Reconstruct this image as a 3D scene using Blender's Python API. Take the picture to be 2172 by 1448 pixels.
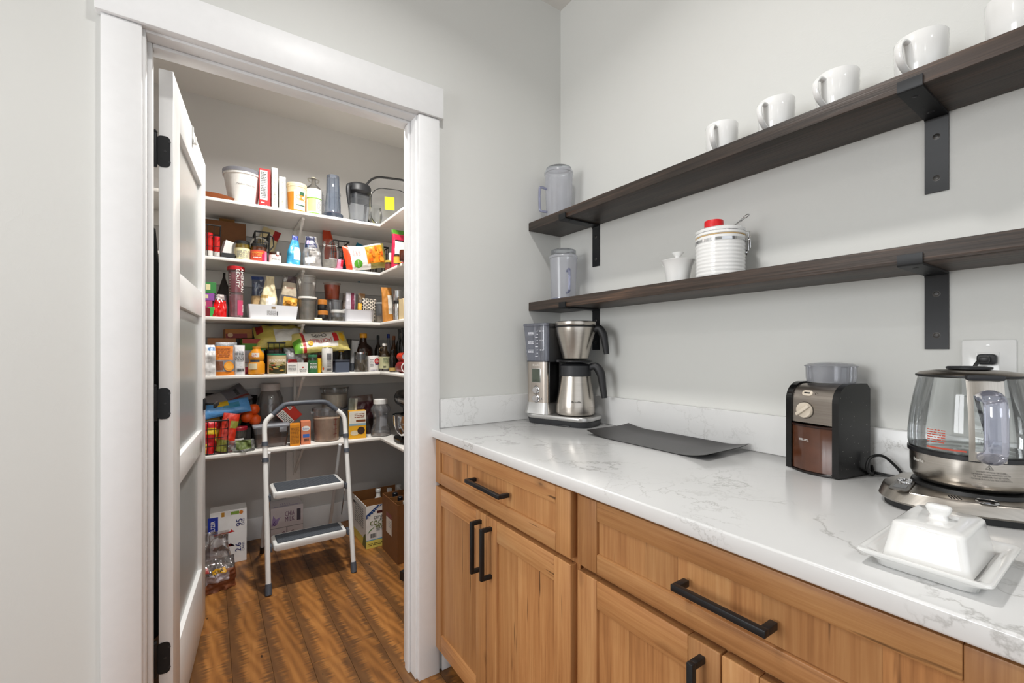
import bpy, bmesh, math, random
from mathutils import Vector, Matrix, noise

# ------------------------------------------------------------------ clear
for o in list(bpy.data.objects): bpy.data.objects.remove(o)
SC = bpy.context.scene
COL = SC.collection
PI = math.pi

# ------------------------------------------------------------------ camera
F, CX, HY = 944.0, 1086.0, 744.0            # focal length and horizon in photo pixels (2172 x 1448)
CAM = (-1.323, -1.549, 1.204)
YAW = math.radians(34.26)
cd = bpy.data.cameras.new('camera'); cam = bpy.data.objects.new('camera', cd); COL.objects.link(cam)
cam.location = CAM; cam.rotation_euler = (PI/2, 0, -YAW)
cd.sensor_width = 36; cd.lens = F/2172*36; cd.shift_y = (HY-724)/2172; cd.clip_start = .02
SC.camera = cam

# ------------------------------------------------------------------ light
w = bpy.data.worlds.new('world'); SC.world = w; w.use_nodes = True
w.node_tree.nodes['Background'].inputs[0].default_value = (.93, .965, 1.0, 1)
w.node_tree.nodes['Background'].inputs[1].default_value = 1.02
def downlight(name, loc, power, size, col=(1, .985, .965), spread=2.6):
    ld = bpy.data.lights.new(name, 'AREA'); ld.shape = 'DISK'; ld.size = size; ld.energy = power; ld.color = col; ld.spread = spread
    o = bpy.data.objects.new(name, ld); COL.objects.link(o); o.location = loc
    return o
ROOM_CANS = [(-.95, -.88), (-2.3, -1.0), (-.9, -2.6), (-2.3, -2.6)]
PANTRY_CAN = (-.78, .72)
CEIL = 2.75
downlight('downlight_lamp', (ROOM_CANS[0][0], ROOM_CANS[0][1], CEIL-.035), 9, .12)
for x, y in ROOM_CANS[1:]: downlight('downlight_lamp', (x, y, CEIL-.035), 4, .12)
downlight('pantry_lamp', (PANTRY_CAN[0], PANTRY_CAN[1], CEIL-.035), 25, .13, (1, .975, .94))
# daylight through the window in the left wall
WX, WY0, WY1, WZ0, WZ1 = -4.0, -1.45, -.2, 1.0, 2.35
ld = bpy.data.lights.new('window_daylight', 'AREA'); ld.shape = 'RECTANGLE'; ld.size = WZ1-WZ0; ld.size_y = WY1-WY0; ld.energy = 50; ld.color = (.97, .985, 1)
o = bpy.data.objects.new('window_daylight', ld); COL.objects.link(o); o.location = (WX-.06, (WY0+WY1)/2, (WZ0+WZ1)/2); o.rotation_euler = (0, -PI/2, 0)
vs = SC.view_settings
vs.view_transform = 'Standard'; vs.look = 'None'; vs.exposure = 0.2; vs.gamma = 1; vs.use_curve_mapping = False

# ------------------------------------------------------------------ photo geometry
FW = (math.sin(YAW), math.cos(YAW)); RT = (math.cos(YAW), -math.sin(YAW))
def ray(px, py):
    l = (px-CX)/F
    return (FW[0]+RT[0]*l, FW[1]+RT[1]*l, (HY-py)/F)
def onY(px, py, Y):
    r = ray(px, py); t = (Y-CAM[1])/r[1]; return Vector((CAM[i]+r[i]*t for i in range(3)))
def onX(px, py, X):
    r = ray(px, py); t = (X-CAM[0])/r[0]; return Vector((CAM[i]+r[i]*t for i in range(3)))
def onZ(px, py, Z):
    r = ray(px, py); t = (Z-CAM[2])/r[2]; return Vector((CAM[i]+r[i]*t for i in range(3)))

# ------------------------------------------------------------------ materials
def lin(h):
    if not isinstance(h, str): return tuple(h[:3])
    h = h.lstrip('#'); c = [int(h[i:i+2], 16)/255 for i in (0, 2, 4)]
    return tuple(x/12.92 if x <= .04045 else ((x+.055)/1.055)**2.4 for x in c)
class NT:
    def __init__(s, name):
        s.m = bpy.data.materials.new(name); s.m.use_nodes = True; s.t = s.m.node_tree; s.n = s.t.nodes
        s.b = s.n['Principled BSDF']; s.out = s.n['Material Output']
    def new(s, typ, **k):
        n = s.n.new(typ)
        for a, v in k.items(): setattr(n, a, v)
        return n
    def link(s, a, b): s.t.links.new(a, b)
    def coords(s, scale=(1, 1, 1), kind='Object', rnd=0):
        tc = s.new('ShaderNodeTexCoord'); mp = s.new('ShaderNodeMapping'); mp.inputs['Scale'].default_value = scale
        s.link(tc.outputs[kind], mp.inputs['Vector'])
        if rnd:
            oi = s.new('ShaderNodeObjectInfo'); mu = s.new('ShaderNodeMath', operation='MULTIPLY'); mu.inputs[1].default_value = rnd
            s.link(oi.outputs['Random'], mu.inputs[0])
            cb = s.new('ShaderNodeCombineXYZ')
            for i in range(3): s.link(mu.outputs[0], cb.inputs[i])
            s.link(cb.outputs[0], mp.inputs['Location'])
        return mp.outputs[0]
    def noise(s, vec, scale, detail=4, rough=.55, dist=0):
        n = s.new('ShaderNodeTexNoise'); n.inputs['Scale'].default_value = scale; n.inputs['Detail'].default_value = detail
        n.inputs['Roughness'].default_value = rough; n.inputs['Distortion'].default_value = dist
        s.link(vec, n.inputs['Vector']); return n.outputs['Fac']
    def ramp(s, fac, stops):
        r = s.new('ShaderNodeValToRGB'); e = r.color_ramp.elements
        while len(e) < len(stops): e.new(.5)
        for q, (p, c) in zip(e, stops): q.position = p; q.color = (*lin(c), 1) if not isinstance(c, (int, float)) else (c, c, c, 1)
        s.link(fac, r.inputs[0]); return r.outputs[0]
    def mix(s, fac, a, b, mode='MIX'):
        n = s.new('ShaderNodeMix', data_type='RGBA', blend_type=mode)
        for i, v in ((0, fac), (6, a), (7, b)):
            if hasattr(v, 'is_linked'): s.link(v, n.inputs[i])
            elif i == 0: n.inputs[0].default_value = v
            else: n.inputs[i].default_value = (*lin(v), 1)
        return n.outputs[2]
    def math(s, op, a, b=0.0, c=None):
        n = s.new('ShaderNodeMath', operation=op)
        for i, v in enumerate((a, b) if c is None else (a, b, c)):
            if hasattr(v, 'is_linked'): s.link(v, n.inputs[i])
            else: n.inputs[i].default_value = v
        return n.outputs[0]
    def bump(s, h, strength, dist=.01):
        b = s.new('ShaderNodeBump'); b.inputs['Strength'].default_value = strength; b.inputs['Distance'].default_value = dist
        s.link(h, b.inputs['Height']); s.link(b.outputs[0], s.b.inputs['Normal'])
    def base(s, v):
        if hasattr(v, 'is_linked'): s.link(v, s.b.inputs['Base Color'])
        else: s.b.inputs['Base Color'].default_value = (*lin(v), 1)
    def set(s, **k):
        for a, v in k.items(): s.b.inputs[a.replace('_', ' ')].default_value = v
MATS = {}
def plain(h, rough=.5, metal=0.0, var=.06, spec=.5, coat=0.0, scale=30):
    """one colour with a faint procedural mottling"""
    k = ('p', h, rough, metal, var, spec, coat)
    if k in MATS: return MATS[k]
    t = NT('colour_%s' % (h.lstrip('#') if isinstance(h, str) else 'x')); c = lin(h)
    f = t.noise(t.coords(), scale, 3)
    col = t.ramp(f, [(.3, tuple(max(0, x*(1-var)) for x in c)), (.7, tuple(min(1, x*(1+var)) for x in c))])
    t.base(col); t.set(Roughness=rough, Metallic=metal, Specular_IOR_Level=spec, Coat_Weight=coat, Coat_Roughness=.08)
    MATS[k] = t.m; return t.m
def foil(h, rough=.32):
    """shiny printed film with crinkles"""
    k = ('f', h, rough)
    if k in MATS: return MATS[k]
    t = NT('film'); c = lin(h); v = t.coords()
    f = t.noise(v, 18, 4)
    t.base(t.ramp(f, [(.3, tuple(x*.92 for x in c)), (.7, tuple(min(1, x*1.06) for x in c))]))
    t.set(Roughness=rough, Specular_IOR_Level=.6); t.bump(t.noise(v, 55, 4, .6, 1.2), .5, .004)
    MATS[k] = t.m; return t.m
def brushed(h='#c2bbb2', rough=.27, axis=(4, 4, 260)):
    k = ('b', h, rough, axis)
    if k in MATS: return MATS[k]
    t = NT('brushed_steel'); c = lin(h); f = t.noise(t.coords(axis), 3, 3)
    t.base(t.ramp(f, [(.3, tuple(x*.9 for x in c)), (.7, tuple(min(1, x*1.05) for x in c))]))
    t.set(Metallic=1, Roughness=rough); t.bump(f, .06, .002)
    MATS[k] = t.m; return t.m
def clear(tint='#eef1f5', gloss=.06, haze=0.0, body=.0, hazecol='#e8eaf0', rough=.03):
    """thin clear plastic or glass shell: see-through, with a fresnel sheen and optional frosting"""
    k = ('c', tint, gloss, haze, body, hazecol, rough)
    if k in MATS: return MATS[k]
    t = NT('clear_shell'); t.n.remove(t.b)
    tr = t.new('ShaderNodeBsdfTransparent'); tr.inputs[0].default_value = (*lin(tint), 1)
    gl = t.new('ShaderNodeBsdfGlossy'); gl.inputs['Roughness'].default_value = rough; gl.inputs[0].default_value = (1, 1, 1, 1)
    df = t.new('ShaderNodeBsdfDiffuse'); tl = t.new('ShaderNodeBsdfTranslucent')
    n = t.noise(t.coords(), 14, 3)
    hc = t.ramp(n, [(.3, tuple(x*.95 for x in lin(hazecol))), (.7, hazecol)])
    t.link(hc, df.inputs[0]); t.link(hc, tl.inputs[0])
    ms = t.new('ShaderNodeMixShader'); ms.inputs[0].default_value = .5; t.link(df.outputs[0], ms.inputs[1]); t.link(tl.outputs[0], ms.inputs[2])
    m1 = t.new('ShaderNodeMixShader'); m1.inputs[0].default_value = haze; t.link(tr.outputs[0], m1.inputs[1]); t.link(ms.outputs[0], m1.inputs[2])
    fr = t.new('ShaderNodeFresnel'); fr.inputs[0].default_value = 1.45
    fa = t.math('ADD', fr.outputs[0], gloss*.3); fa = t.math('MULTIPLY', fa, .85)
    m2 = t.new('ShaderNodeMixShader'); t.link(fa, m2.inputs[0]); t.link(m1.outputs[0], m2.inputs[1]); t.link(gl.outputs[0], m2.inputs[2])
    t.link(m2.outputs[0], t.out.inputs['Surface']); MATS[k] = t.m; return t.m
def wall_paint(name, col, rough=.55, bumpy=.07):
    t = NT(name); v = t.coords()
    f = t.noise(v, 1.3, 4); c = lin(col)
    t.base(t.ramp(f, [(.3, tuple(x*.975 for x in c)), (.7, c)]))
    t.set(Roughness=rough, Specular_IOR_Level=.35)
    # smooth-trowelled drywall: patches of fine ridges
    a = t.noise(v, 15, 6, .62, 1.6); m = t.ramp(t.noise(v, 2.1, 3), [(.42, 0.0), (.62, 1.0)])
    h = t.math('MULTIPLY', t.ramp(a, [(.46, 0.0), (.5, 1.0), (.56, .55)]), m); h2 = t.math('ADD', h, t.math('MULTIPLY', t.noise(v, 42, 3), .25))
    t.bump(h2, bumpy, .004); return t.m
M_WALL = wall_paint('wall_paint', '#d6d6d2')
M_CEIL = wall_paint('ceiling_paint', '#dcd9d4', .7, .05)
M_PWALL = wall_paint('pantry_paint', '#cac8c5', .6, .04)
M_TRIM = plain('#e7e7e7', .42, 0, .015, .45)
M_SHELFW = plain('#e9e5df', .38, 0, .015, .45)
def quartz():
    t = NT('white_quartz'); v = t.coords(); c = '#d8d8d7'
    nz = t.new('ShaderNodeTexNoise'); nz.inputs['Scale'].default_value = 4.5; nz.inputs['Detail'].default_value = 7; nz.inputs['Roughness'].default_value = .62
    t.link(v, nz.inputs['Vector'])
    dv = t.new('ShaderNodeVectorMath', operation='MULTIPLY_ADD'); dv.inputs[1].default_value = (.36, .36, .36)
    t.link(nz.outputs['Color'], dv.inputs[0]); t.link(v, dv.inputs[2])
    vo = t.new('ShaderNodeTexVoronoi', feature='DISTANCE_TO_EDGE'); vo.inputs['Scale'].default_value = 3.4; t.link(dv.outputs[0], vo.inputs['Vector'])
    vein = t.ramp(vo.outputs['Distance'], [(.0, 1.0), (.007, .55), (.02, 0.0)])
    vo2 = t.new('ShaderNodeTexVoronoi', feature='DISTANCE_TO_EDGE'); vo2.inputs['Scale'].default_value = 12; t.link(dv.outputs[0], vo2.inputs['Vector'])
    vein2 = t.ramp(vo2.outputs['Distance'], [(.0, .8), (.015, .3), (.045, 0.0)])
    band = t.ramp(t.noise(v, 1.7, 2), [(.50, 0.0), (.60, 1.0)])
    vv = t.math('MAXIMUM', t.math('MULTIPLY', vein, t.ramp(t.noise(v, 3.1, 2), [(.47, 0.0), (.60, .8)])), t.math('MULTIPLY', vein2, t.math('MULTIPLY', band, t.ramp(t.noise(v, 6, 2), [(.42, 0.0), (.58, 1.0)]))))
    t.base(t.mix(t.math('MULTIPLY', vv, .62), c, '#7d7a74')); t.set(Roughness=.16, Specular_IOR_Level=.5)
    return t.m
M_QUARTZ = quartz()
def wood(name, axis, tones, fine=1.0, rough=.42, knots=True, tone=.22, grain=.12):
    """timber with the grain along one axis; every piece gets its own offset and tone"""
    t = NT(name)
    def sc(al, ac): return tuple(al if i == axis else ac for i in range(3))
    g = t.noise(t.coords(sc(.9, 9), rnd=37), 1.6, 5, .6, .6)
    f = t.noise(t.coords(sc(2.2, 95), rnd=37), 1.5, 4, .6, .2)
    col = t.ramp(t.math('ADD', t.math('MULTIPLY', g, .72), t.math('MULTIPLY_ADD', f, .30*fine, .15-.15*fine)), [(.30, tones[0]), (.47, tones[1]), (.62, tones[2]), (.78, tones[3])])
    oi = t.new('ShaderNodeObjectInfo')
    hs = t.new('ShaderNodeHueSaturation'); t.link(col, hs.inputs['Color'])
    t.link(t.math('MULTIPLY_ADD', oi.outputs['Random'], tone, 1-tone*.5), hs.inputs['Value'])
    col = hs.outputs[0]
    if knots:
        v = t.coords(sc(2.1, 5.2), rnd=37)
        vo = t.new('ShaderNodeTexVoronoi'); vo.inputs['Scale'].default_value = 1.25; t.link(v, vo.inputs['Vector'])
        d = t.math('ADD', vo.outputs['Distance'], t.math('MULTIPLY', t.noise(v, 7, 4), .075))
        col = t.mix(t.ramp(d, [(.02, 1.0), (.05, .75), (.075, .25), (.12, 0.0)]), col, '#452817')
        st = t.noise(t.coords(sc(3.2, 60), rnd=91), 1.1, 2, .5)
        col = t.mix(t.ramp(st, [(.69, 0.0), (.735, .8)]), col, '#3d2415')
    t.base(col); t.set(Roughness=rough, Specular_IOR_Level=.4); t.bump(f, grain, .002)
    return t.m
ALD = ['#875a35', '#a67447', '#b68656', '#c39868']
W_V = wood('alder_vertical', 2, ALD, 1.6, tone=.34); W_H = wood('alder_horizontal', 1, ALD, 1.6, tone=.26)
DRK = ['#1a1512', '#302822', '#44372f', '#6e5442']
W_SHELF = wood('dark_stained_plank', 1, DRK, 1.9, .46, True, .1, .8)
def floor_wood():
    """hand-scraped boards: soft figure along the board, fine cross-cut saw marks, smudged darker edges"""
    t = NT('floor_board')
    fig = t.noise(t.coords((7, .8, 1), rnd=53), 1.6, 5, .6, 2.2)
    rings = t.new('ShaderNodeTexWave', wave_type='RINGS', rings_direction='Z'); rings.inputs['Scale'].default_value = 2.6; rings.inputs['Distortion'].default_value = 7; rings.inputs['Detail'].default_value = 2; rings.inputs['Detail Scale'].default_value = .8
    t.link(t.coords((5, .9, 1), rnd=53), rings.inputs['Vector'])
    saw = t.noise(t.coords((2.2, 75, 1), rnd=53), 1.3, 3, .6)
    blotch = t.noise(t.coords((5, 3.2, 1), rnd=53), 1.6, 4, .6)
    tc = t.new('ShaderNodeTexCoord'); sx = t.new('ShaderNodeSeparateXYZ'); t.link(tc.outputs['Generated'], sx.inputs[0])
    edge = t.math('ABSOLUTE', t.math('SUBTRACT', sx.outputs[0], .58))
    m = t.math('ADD', t.math('MULTIPLY', fig, .45), t.math('MULTIPLY', rings.outputs['Fac'], .13))
    m = t.math('ADD', m, t.math('MULTIPLY', blotch, .35))
    col = t.ramp(m, [(.30, '#6f4722'), (.43, '#8c5b2c'), (.56, '#a06c37'), (.70, '#b17d45')])
    # smudges: saw marks show through where the board edge or a blotch is dark
    k = t.math('ADD', t.math('MULTIPLY', edge, .9), t.math('ADD', t.math('MULTIPLY', saw, .75), t.math('MULTIPLY', blotch, .55)))
    col = t.mix(t.ramp(k, [(.83, 0.0), (.93, .42), (1.08, .72)]), col, '#4a3320')
    vo = t.new('ShaderNodeTexVoronoi'); vo.inputs['Scale'].default_value = 1.5; t.link(t.coords((8, 3.2, 1), rnd=53), vo.inputs['Vector'])
    col = t.mix(t.ramp(vo.outputs['Distance'], [(.03, .9), (.06, 0.0)]), col, '#22150c')
    oi = t.new('ShaderNodeObjectInfo'); hs = t.new('ShaderNodeHueSaturation'); t.link(col, hs.inputs['Color'])
    t.link(t.math('MULTIPLY_ADD', oi.outputs['Random'], .26, .87), hs.inputs['Value'])
    t.base(hs.outputs[0]); t.set(Roughness=.38, Specular_IOR_Level=.4); t.bump(saw, .1, .002); return t.m
M_FLOOR = floor_wood()
BLK = plain('#151515', .45, 0, .1); BLKM = plain('#1b1c1e', .42, .3, .08); DGREY = plain('#3a3d42', .55)
STEEL = brushed(); STEEL_D = brushed('#8f877d', .3); CHROME = plain('#cfcfd0', .12, 1, .02)
WHITE = plain('#e4e4e2', .25, 0, .01, .5, .3); PORC = plain('#e6e6e4', .12, 0, .008, .5, .5)
GLASS = clear('#f3f5f5'); GLASSB = clear('#dfe5ee', .08, .16, hazecol='#a9b6c9'); PLASTIC = clear('#f2f3f4', .1, .13)
FROST = clear('#f1f2f6', .05, .55, hazecol='#dcdde3', rough=.25)

# ------------------------------------------------------------------ geometry
class MB:
    def __init__(s): s.v = []; s.f = []; s.mi = []
    def add(s, vs, fs, m=0, T=None):
        b = len(s.v); s.v += [tuple(T @ Vector(p)) if T else tuple(p) for p in vs]
        s.f += [[b+i for i in f] for f in fs]; s.mi += [m]*len(fs) if isinstance(m, int) else list(m); return s
    def box(s, x0, x1, y0, y1, z0, z1, bev=0.0, m=0, T=None, seg=2):
        if bev <= 0:
            vs = [(x, y, z) for x in (x0, x1) for y in (y0, y1) for z in (z0, z1)]
            return s.add(vs, [(0, 1, 3, 2), (4, 6, 7, 5), (0, 4, 5, 1), (2, 3, 7, 6), (0, 2, 6, 4), (1, 5, 7, 3)], m, T)
        bm = bmesh.new(); bmesh.ops.create_cube(bm, size=1)
        for v in bm.verts: v.co = (x0+(v.co.x+.5)*(x1-x0), y0+(v.co.y+.5)*(y1-y0), z0+(v.co.z+.5)*(z1-z0))
        bmesh.ops.bevel(bm, geom=list(bm.edges), offset=bev, segments=seg, profile=.5, affect='EDGES')
        s.bm(bm, m, T); return s
    def bm(s, bm, m=0, T=None):
        bm.verts.index_update(); s.add([v.co[:] for v in bm.verts], [[v.index for v in f.verts] for f in bm.faces], m, T); bm.free(); return s
    def lathe(s, prof, seg=32, c=(0, 0, 0), m=0, T=None, a0=0, a1=2*PI):
        full = abs(a1-a0-2*PI) < 1e-6; n = seg if full else seg+1
        vs, fs, idx = [], [], []
        for r, z in prof:
            if r < 1e-6: idx.append([len(vs)]); vs.append((c[0], c[1], c[2]+z))
            else:
                idx.append(list(range(len(vs), len(vs)+n)))
                for k in range(n):
                    a = a0+(a1-a0)*k/seg; vs.append((c[0]+r*math.sin(a), c[1]-r*math.cos(a), c[2]+z))
        for i in range(len(prof)-1):
            A, B = idx[i], idx[i+1]
            for k in range(seg):
                k2 = (k+1) % n
                q = [A[k % len(A)], A[k2 % len(A)], B[k2 % len(B)], B[k % len(B)]]
                u = []
                for t in q:
                    if t not in u: u.append(t)
                if len(u) > 2: fs.append(u)
        return s.add(vs, fs, m, T)
    def tube(s, pts, r, seg=8, closed=False, m=0, T=None, flat=None, caps=True):
        pts = [Vector(p) for p in pts]; n = len(pts); vs, fs = [], []; up = None
        for i, p in enumerate(pts):
            a = pts[i-1] if (i > 0 or closed) else p; b = pts[(i+1) % n] if (i < n-1 or closed) else p
            t = (b-a).normalized()
            if up is None: up = Vector((0, 0, 1)) if abs(t.z) < .9 else Vector((0, 1, 0))
            x = t.cross(up)
            if x.length < 1e-6: x = t.cross(Vector((1, 0, 0)))
            x.normalize(); y = x.cross(t).normalized(); up = y
            rr = r[i] if isinstance(r, (list, tuple)) else r
            ra, rb = (rr, rr) if flat is None else (rr*flat[0], rr*flat[1])
            for k in range(seg):
                an = 2*PI*(k+.5)/seg; vs.append(p+x*ra*math.cos(an)+y*rb*math.sin(an))
        for i in range(n if closed else n-1):
            j = (i+1) % n
            for k in range(seg): fs.append((i*seg+k, i*seg+(k+1) % seg, j*seg+(k+1) % seg, j*seg+k))
        if not closed and caps: fs += [tuple(range(seg))[::-1], tuple((n-1)*seg+k for k in range(seg))]
        return s.add(vs, fs, m, T)
    def prism(s, poly, z0, z1, m=0, T=None, top=None, bev=0.0):
        """polygon in xy extruded in z; top = scaled outline for tapering"""
        n = len(poly); tp = top or poly
        if bev:
            cx = sum(p[0] for p in poly)/n; cy = sum(p[1] for p in poly)/n
            def ins(P, d): return [(p[0]+(cx-p[0])/math.hypot(cx-p[0], cy-p[1])*d, p[1]+(cy-p[1])/math.hypot(cx-p[0], cy-p[1])*d) for p in P]
            L = [(ins(poly, bev), z0), (poly, z0+bev), (tp, z1-bev), (ins(tp, bev*.4), z1-bev*.3), (ins(tp, bev), z1)]
        else: L = [(poly, z0), (tp, z1)]
        vs = [(p[0], p[1], z) for P, z in L for p in P]; fs = []
        for i in range(len(L)-1):
            for k in range(n): fs.append((i*n+k, i*n+(k+1) % n, (i+1)*n+(k+1) % n, (i+1)*n+k))
        fs += [tuple(range(n))[::-1], tuple((len(L)-1)*n+k for k in range(n))]
        return s.add(vs, fs, m, T)
    def surf(s, fn, nu, nv, m=0, mfn=None):
        vs = [fn(i/nu, j/nv) for j in range(nv+1) for i in range(nu+1)]
        fs = [(j*(nu+1)+i, j*(nu+1)+i+1, (j+1)*(nu+1)+i+1, (j+1)*(nu+1)+i) for j in range(nv) for i in range(nu)]
        mm = m if mfn is None else [mfn((i+.5)/nu, (j+.5)/nv) for j in range(nv) for i in range(nu)]
        return s.add(vs, fs, mm)
    def mesh(s, name, mats, ang=40):
        me = bpy.data.meshes.new(name); me.from_pydata([tuple(v) for v in s.v], [], s.f)
        for m in (mats if isinstance(mats, (list, tuple)) else [mats]): me.materials.append(m)
        me.polygons.foreach_set('material_index', s.mi); me.polygons.foreach_set('use_smooth', [True]*len(s.f))
        bm = bmesh.new(); bm.from_mesh(me); bmesh.ops.recalc_face_normals(bm, faces=bm.faces); bm.to_mesh(me); bm.free()
        me.set_sharp_from_angle(angle=math.radians(ang)); me.update(); return me
def rrect(w, d, r, n=5, cx=0, cy=0):
    out = []
    for sx, sy, a in ((1, 1, 0), (-1, 1, 90), (-1, -1, 180), (1, -1, 270)):
        for k in range(n+1):
            t = math.radians(a+90*k/n); out.append((cx+sx*(w/2-r)+r*math.cos(t), cy+sy*(d/2-r)+r*math.sin(t)))
    return out
def tag(o, label, cat, group=None):
    o['label'] = label; o['category'] = cat
    if group: o['group'] = group
    return o
def struct(o): o['kind'] = 'structure'; return o
def obj(name, mb, mats, parent=None, loc=(0, 0, 0), rot=(0, 0, 0), ang=40):
    me = mb if isinstance(mb, bpy.types.Mesh) else mb.mesh(name, mats, ang)
    o = bpy.data.objects.new(name, me); COL.objects.link(o); o.location = loc; o.rotation_euler = rot
    if parent: o.parent = parent
    return o
def empty(name, loc, rot=(0, 0, 0)):
    o = bpy.data.objects.new(name, None); COL.objects.link(o); o.location = loc; o.rotation_euler = rot; o.empty_display_size = .05; return o
def dup(root, loc, rot=None):
    r = root.copy(); COL.objects.link(r); r.location = loc
    if rot is not None: r.rotation_euler = rot
    for ch in list(root.children):
        c = ch.copy(); COL.objects.link(c); c.parent = r
        for g in ch.children:
            d = g.copy(); COL.objects.link(d); d.parent = c
    return r
# surfaces that print is laid on: S(u, v, off) in metres, u across, v up
def S_flat(y): return lambda u, v, o=0: (u, y-o, v)
def S_right(x): return lambda u, v, o=0: (x+o, u, v)
def S_left(x): return lambda u, v, o=0: (x-o, -u, v)
def S_top(z): return lambda u, v, o=0: (u, v, z+o)
def S_cyl(rf, a=0.0):
    def S(u, v, o=0):
        r = (rf(v) if callable(rf) else rf); t = a+u/r; return ((r+o)*math.sin(t), -(r+o)*math.cos(t), v)
    return S
def patch(root, S, u0, u1, v0, v1, mat, off=.0006, name='print_panel', nu=8, nv=4, shape=None):
    mb = MB()
    if shape == 'oval':
        n = 24; vs = [S((u0+u1)/2, (v0+v1)/2, off)] + [S((u0+u1)/2+(u1-u0)/2*math.cos(2*PI*k/n), (v0+v1)/2+(v1-v0)/2*math.sin(2*PI*k/n), off) for k in range(n)]
        mb.add(vs, [(0, 1+k, 1+(k+1) % n) for k in range(n)])
    elif shape: mb.add([S(u0+(u1-u0)*a, v0+(v1-v0)*b, off) for a, b in shape], [tuple(range(len(shape)))])
    else: mb.surf(lambda a, b: S(u0+(u1-u0)*a, v0+(v1-v0)*b, off), nu, nv)
    return obj(name, mb, mat, root)
TEXTS = []
def text(root, S, s, u, v, h, mat, rot=0, width=None, name='lettering', off=.0012, al='C'):
    TEXTS.append((root, S, s, u, v, h, mat, rot, width, name, off, al))
def lines(root, S, u0, u1, v0, v1, n, mat, name='small_print', off=.0011, seed=1):
    """rows of small print too fine to read"""
    r = random.Random(seed); mb = MB(); dv = (v1-v0)/n
    for i in range(n):
        a = u0; y = v0+dv*(i+.3)
        while a < u1-.001:
            b = min(u1, a+(u1-u0)*r.uniform(.12, .4)); mb.surf(lambda p, q: S(a+(b-a)*p, y+dv*.42*q, off), 3, 1); a = b+(u1-u0)*.05
    return obj(name, mb, mat, root)
def barcode(root, S, u0, u1, v0, v1, seed=3):
    r = random.Random(seed); mb = MB(); a = u0
    while a < u1:
        b = min(u1, a+(u1-u0)*r.choice((.03, .05, .08))); mb.surf(lambda p, q: S(a+(b-a)*p, v0+(v1-v0)*q, .0012), 2, 1); a = b+(u1-u0)*r.choice((.03, .05))
    return obj('barcode', mb, plain('#222222', .6), root)
def flush_text():
    cache = {}; tmp = []
    for s in {t[2] for t in TEXTS}:
        cu = bpy.data.curves.new('tmp', 'FONT'); cu.body = s; cu.size = 1; cu.resolution_u = 3; cu.align_x = 'CENTER'
        o = bpy.data.objects.new('tmp', cu); COL.objects.link(o); tmp.append((s, o))
    bpy.context.view_layer.update(); dg = bpy.context.evaluated_depsgraph_get()
    for s, o in tmp:
        me = bpy.data.meshes.new_from_object(o.evaluated_get(dg)); vs = [v.co[:2] for v in me.vertices]
        cache[s] = (vs, [list(p.vertices) for p in me.polygons], min(v[0] for v in vs), max(v[0] for v in vs)); bpy.data.meshes.remove(me)
    for s, o in tmp: c = o.data; bpy.data.objects.remove(o); bpy.data.curves.remove(c)
    for root, S, s, u, v, h, mat, rot, width, name, off, al in TEXTS:
        vs, fs, x0, x1 = cache[s]; k = h/.72; kx = (width/(x1-x0)) if width else k
        c, d = math.cos(rot), math.sin(rot); out = []
        for x, y in vs:
            X, Y = (x-(x0+x1)/2)*kx, (y-.36)*k
            out.append(S(u+X*c-Y*d, v+X*d+Y*c, off))
        mb = MB(); mb.add(out, fs); obj(name, mb, mat, root)
# ================================================================== the room
WT = .115; PB = 1.735; PL = -1.86
JL, JR, JT = -1.464, -.697, 2.064             # faces of the door jamb
mb = MB().box(-4, JL-.018, 0, WT, 0, CEIL).box(JR+.018, 0, 0, WT, 0, CEIL).box(JL-.018, JR+.018, 0, WT, JT+.018, CEIL)
struct(obj('wall_back', mb, M_WALL))
struct(obj('wall_right', MB().box(0, .12, -4, WT, 0, CEIL), M_WALL))
struct(obj('wall_pantry_back', MB().box(PL-.1, .12, PB, PB+.1, 0, CEIL), M_PWALL))
struct(obj('wall_pantry_right', MB().box(0, .12, WT, PB, 0, CEIL), M_PWALL))
struct(obj('wall_pantry_left', MB().box(PL-.1, PL, WT, PB, 0, CEIL), M_PWALL))
struct(obj('wall_left', MB().box(WX-.12, WX, -4, WY0, 0, CEIL).box(WX-.12, WX, WY1, .115, 0, CEIL).box(WX-.12, WX, WY0, WY1, 0, WZ0).box(WX-.12, WX, WY0, WY1, WZ1, CEIL), M_WALL))
wn = empty('window_1', (WX, (WY0+WY1)/2, WZ0)); struct(wn); hw, hh = (WY1-WY0)/2, WZ1-WZ0
for a in ((-hw, hw, 0, .05), (-hw, hw, hh-.05, hh), (-hw, -hw+.05, .051, hh-.051), (hw-.05, hw, .051, hh-.051), (-.02, .02, .051, hh-.051)): obj('window_frame', MB().box(-.05, -.01, a[0], a[1], a[2], a[3], .003), M_TRIM, wn)
obj('window_sill', MB().box(-.01, .05, -hw-.03, hw+.03, -.03, -.001, .004), M_TRIM, wn)
mb = MB()
mb.box(-4, .12, -4, PB+.1, CEIL, CEIL+.06)
struct(obj('ceiling', mb, M_CEIL))
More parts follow.
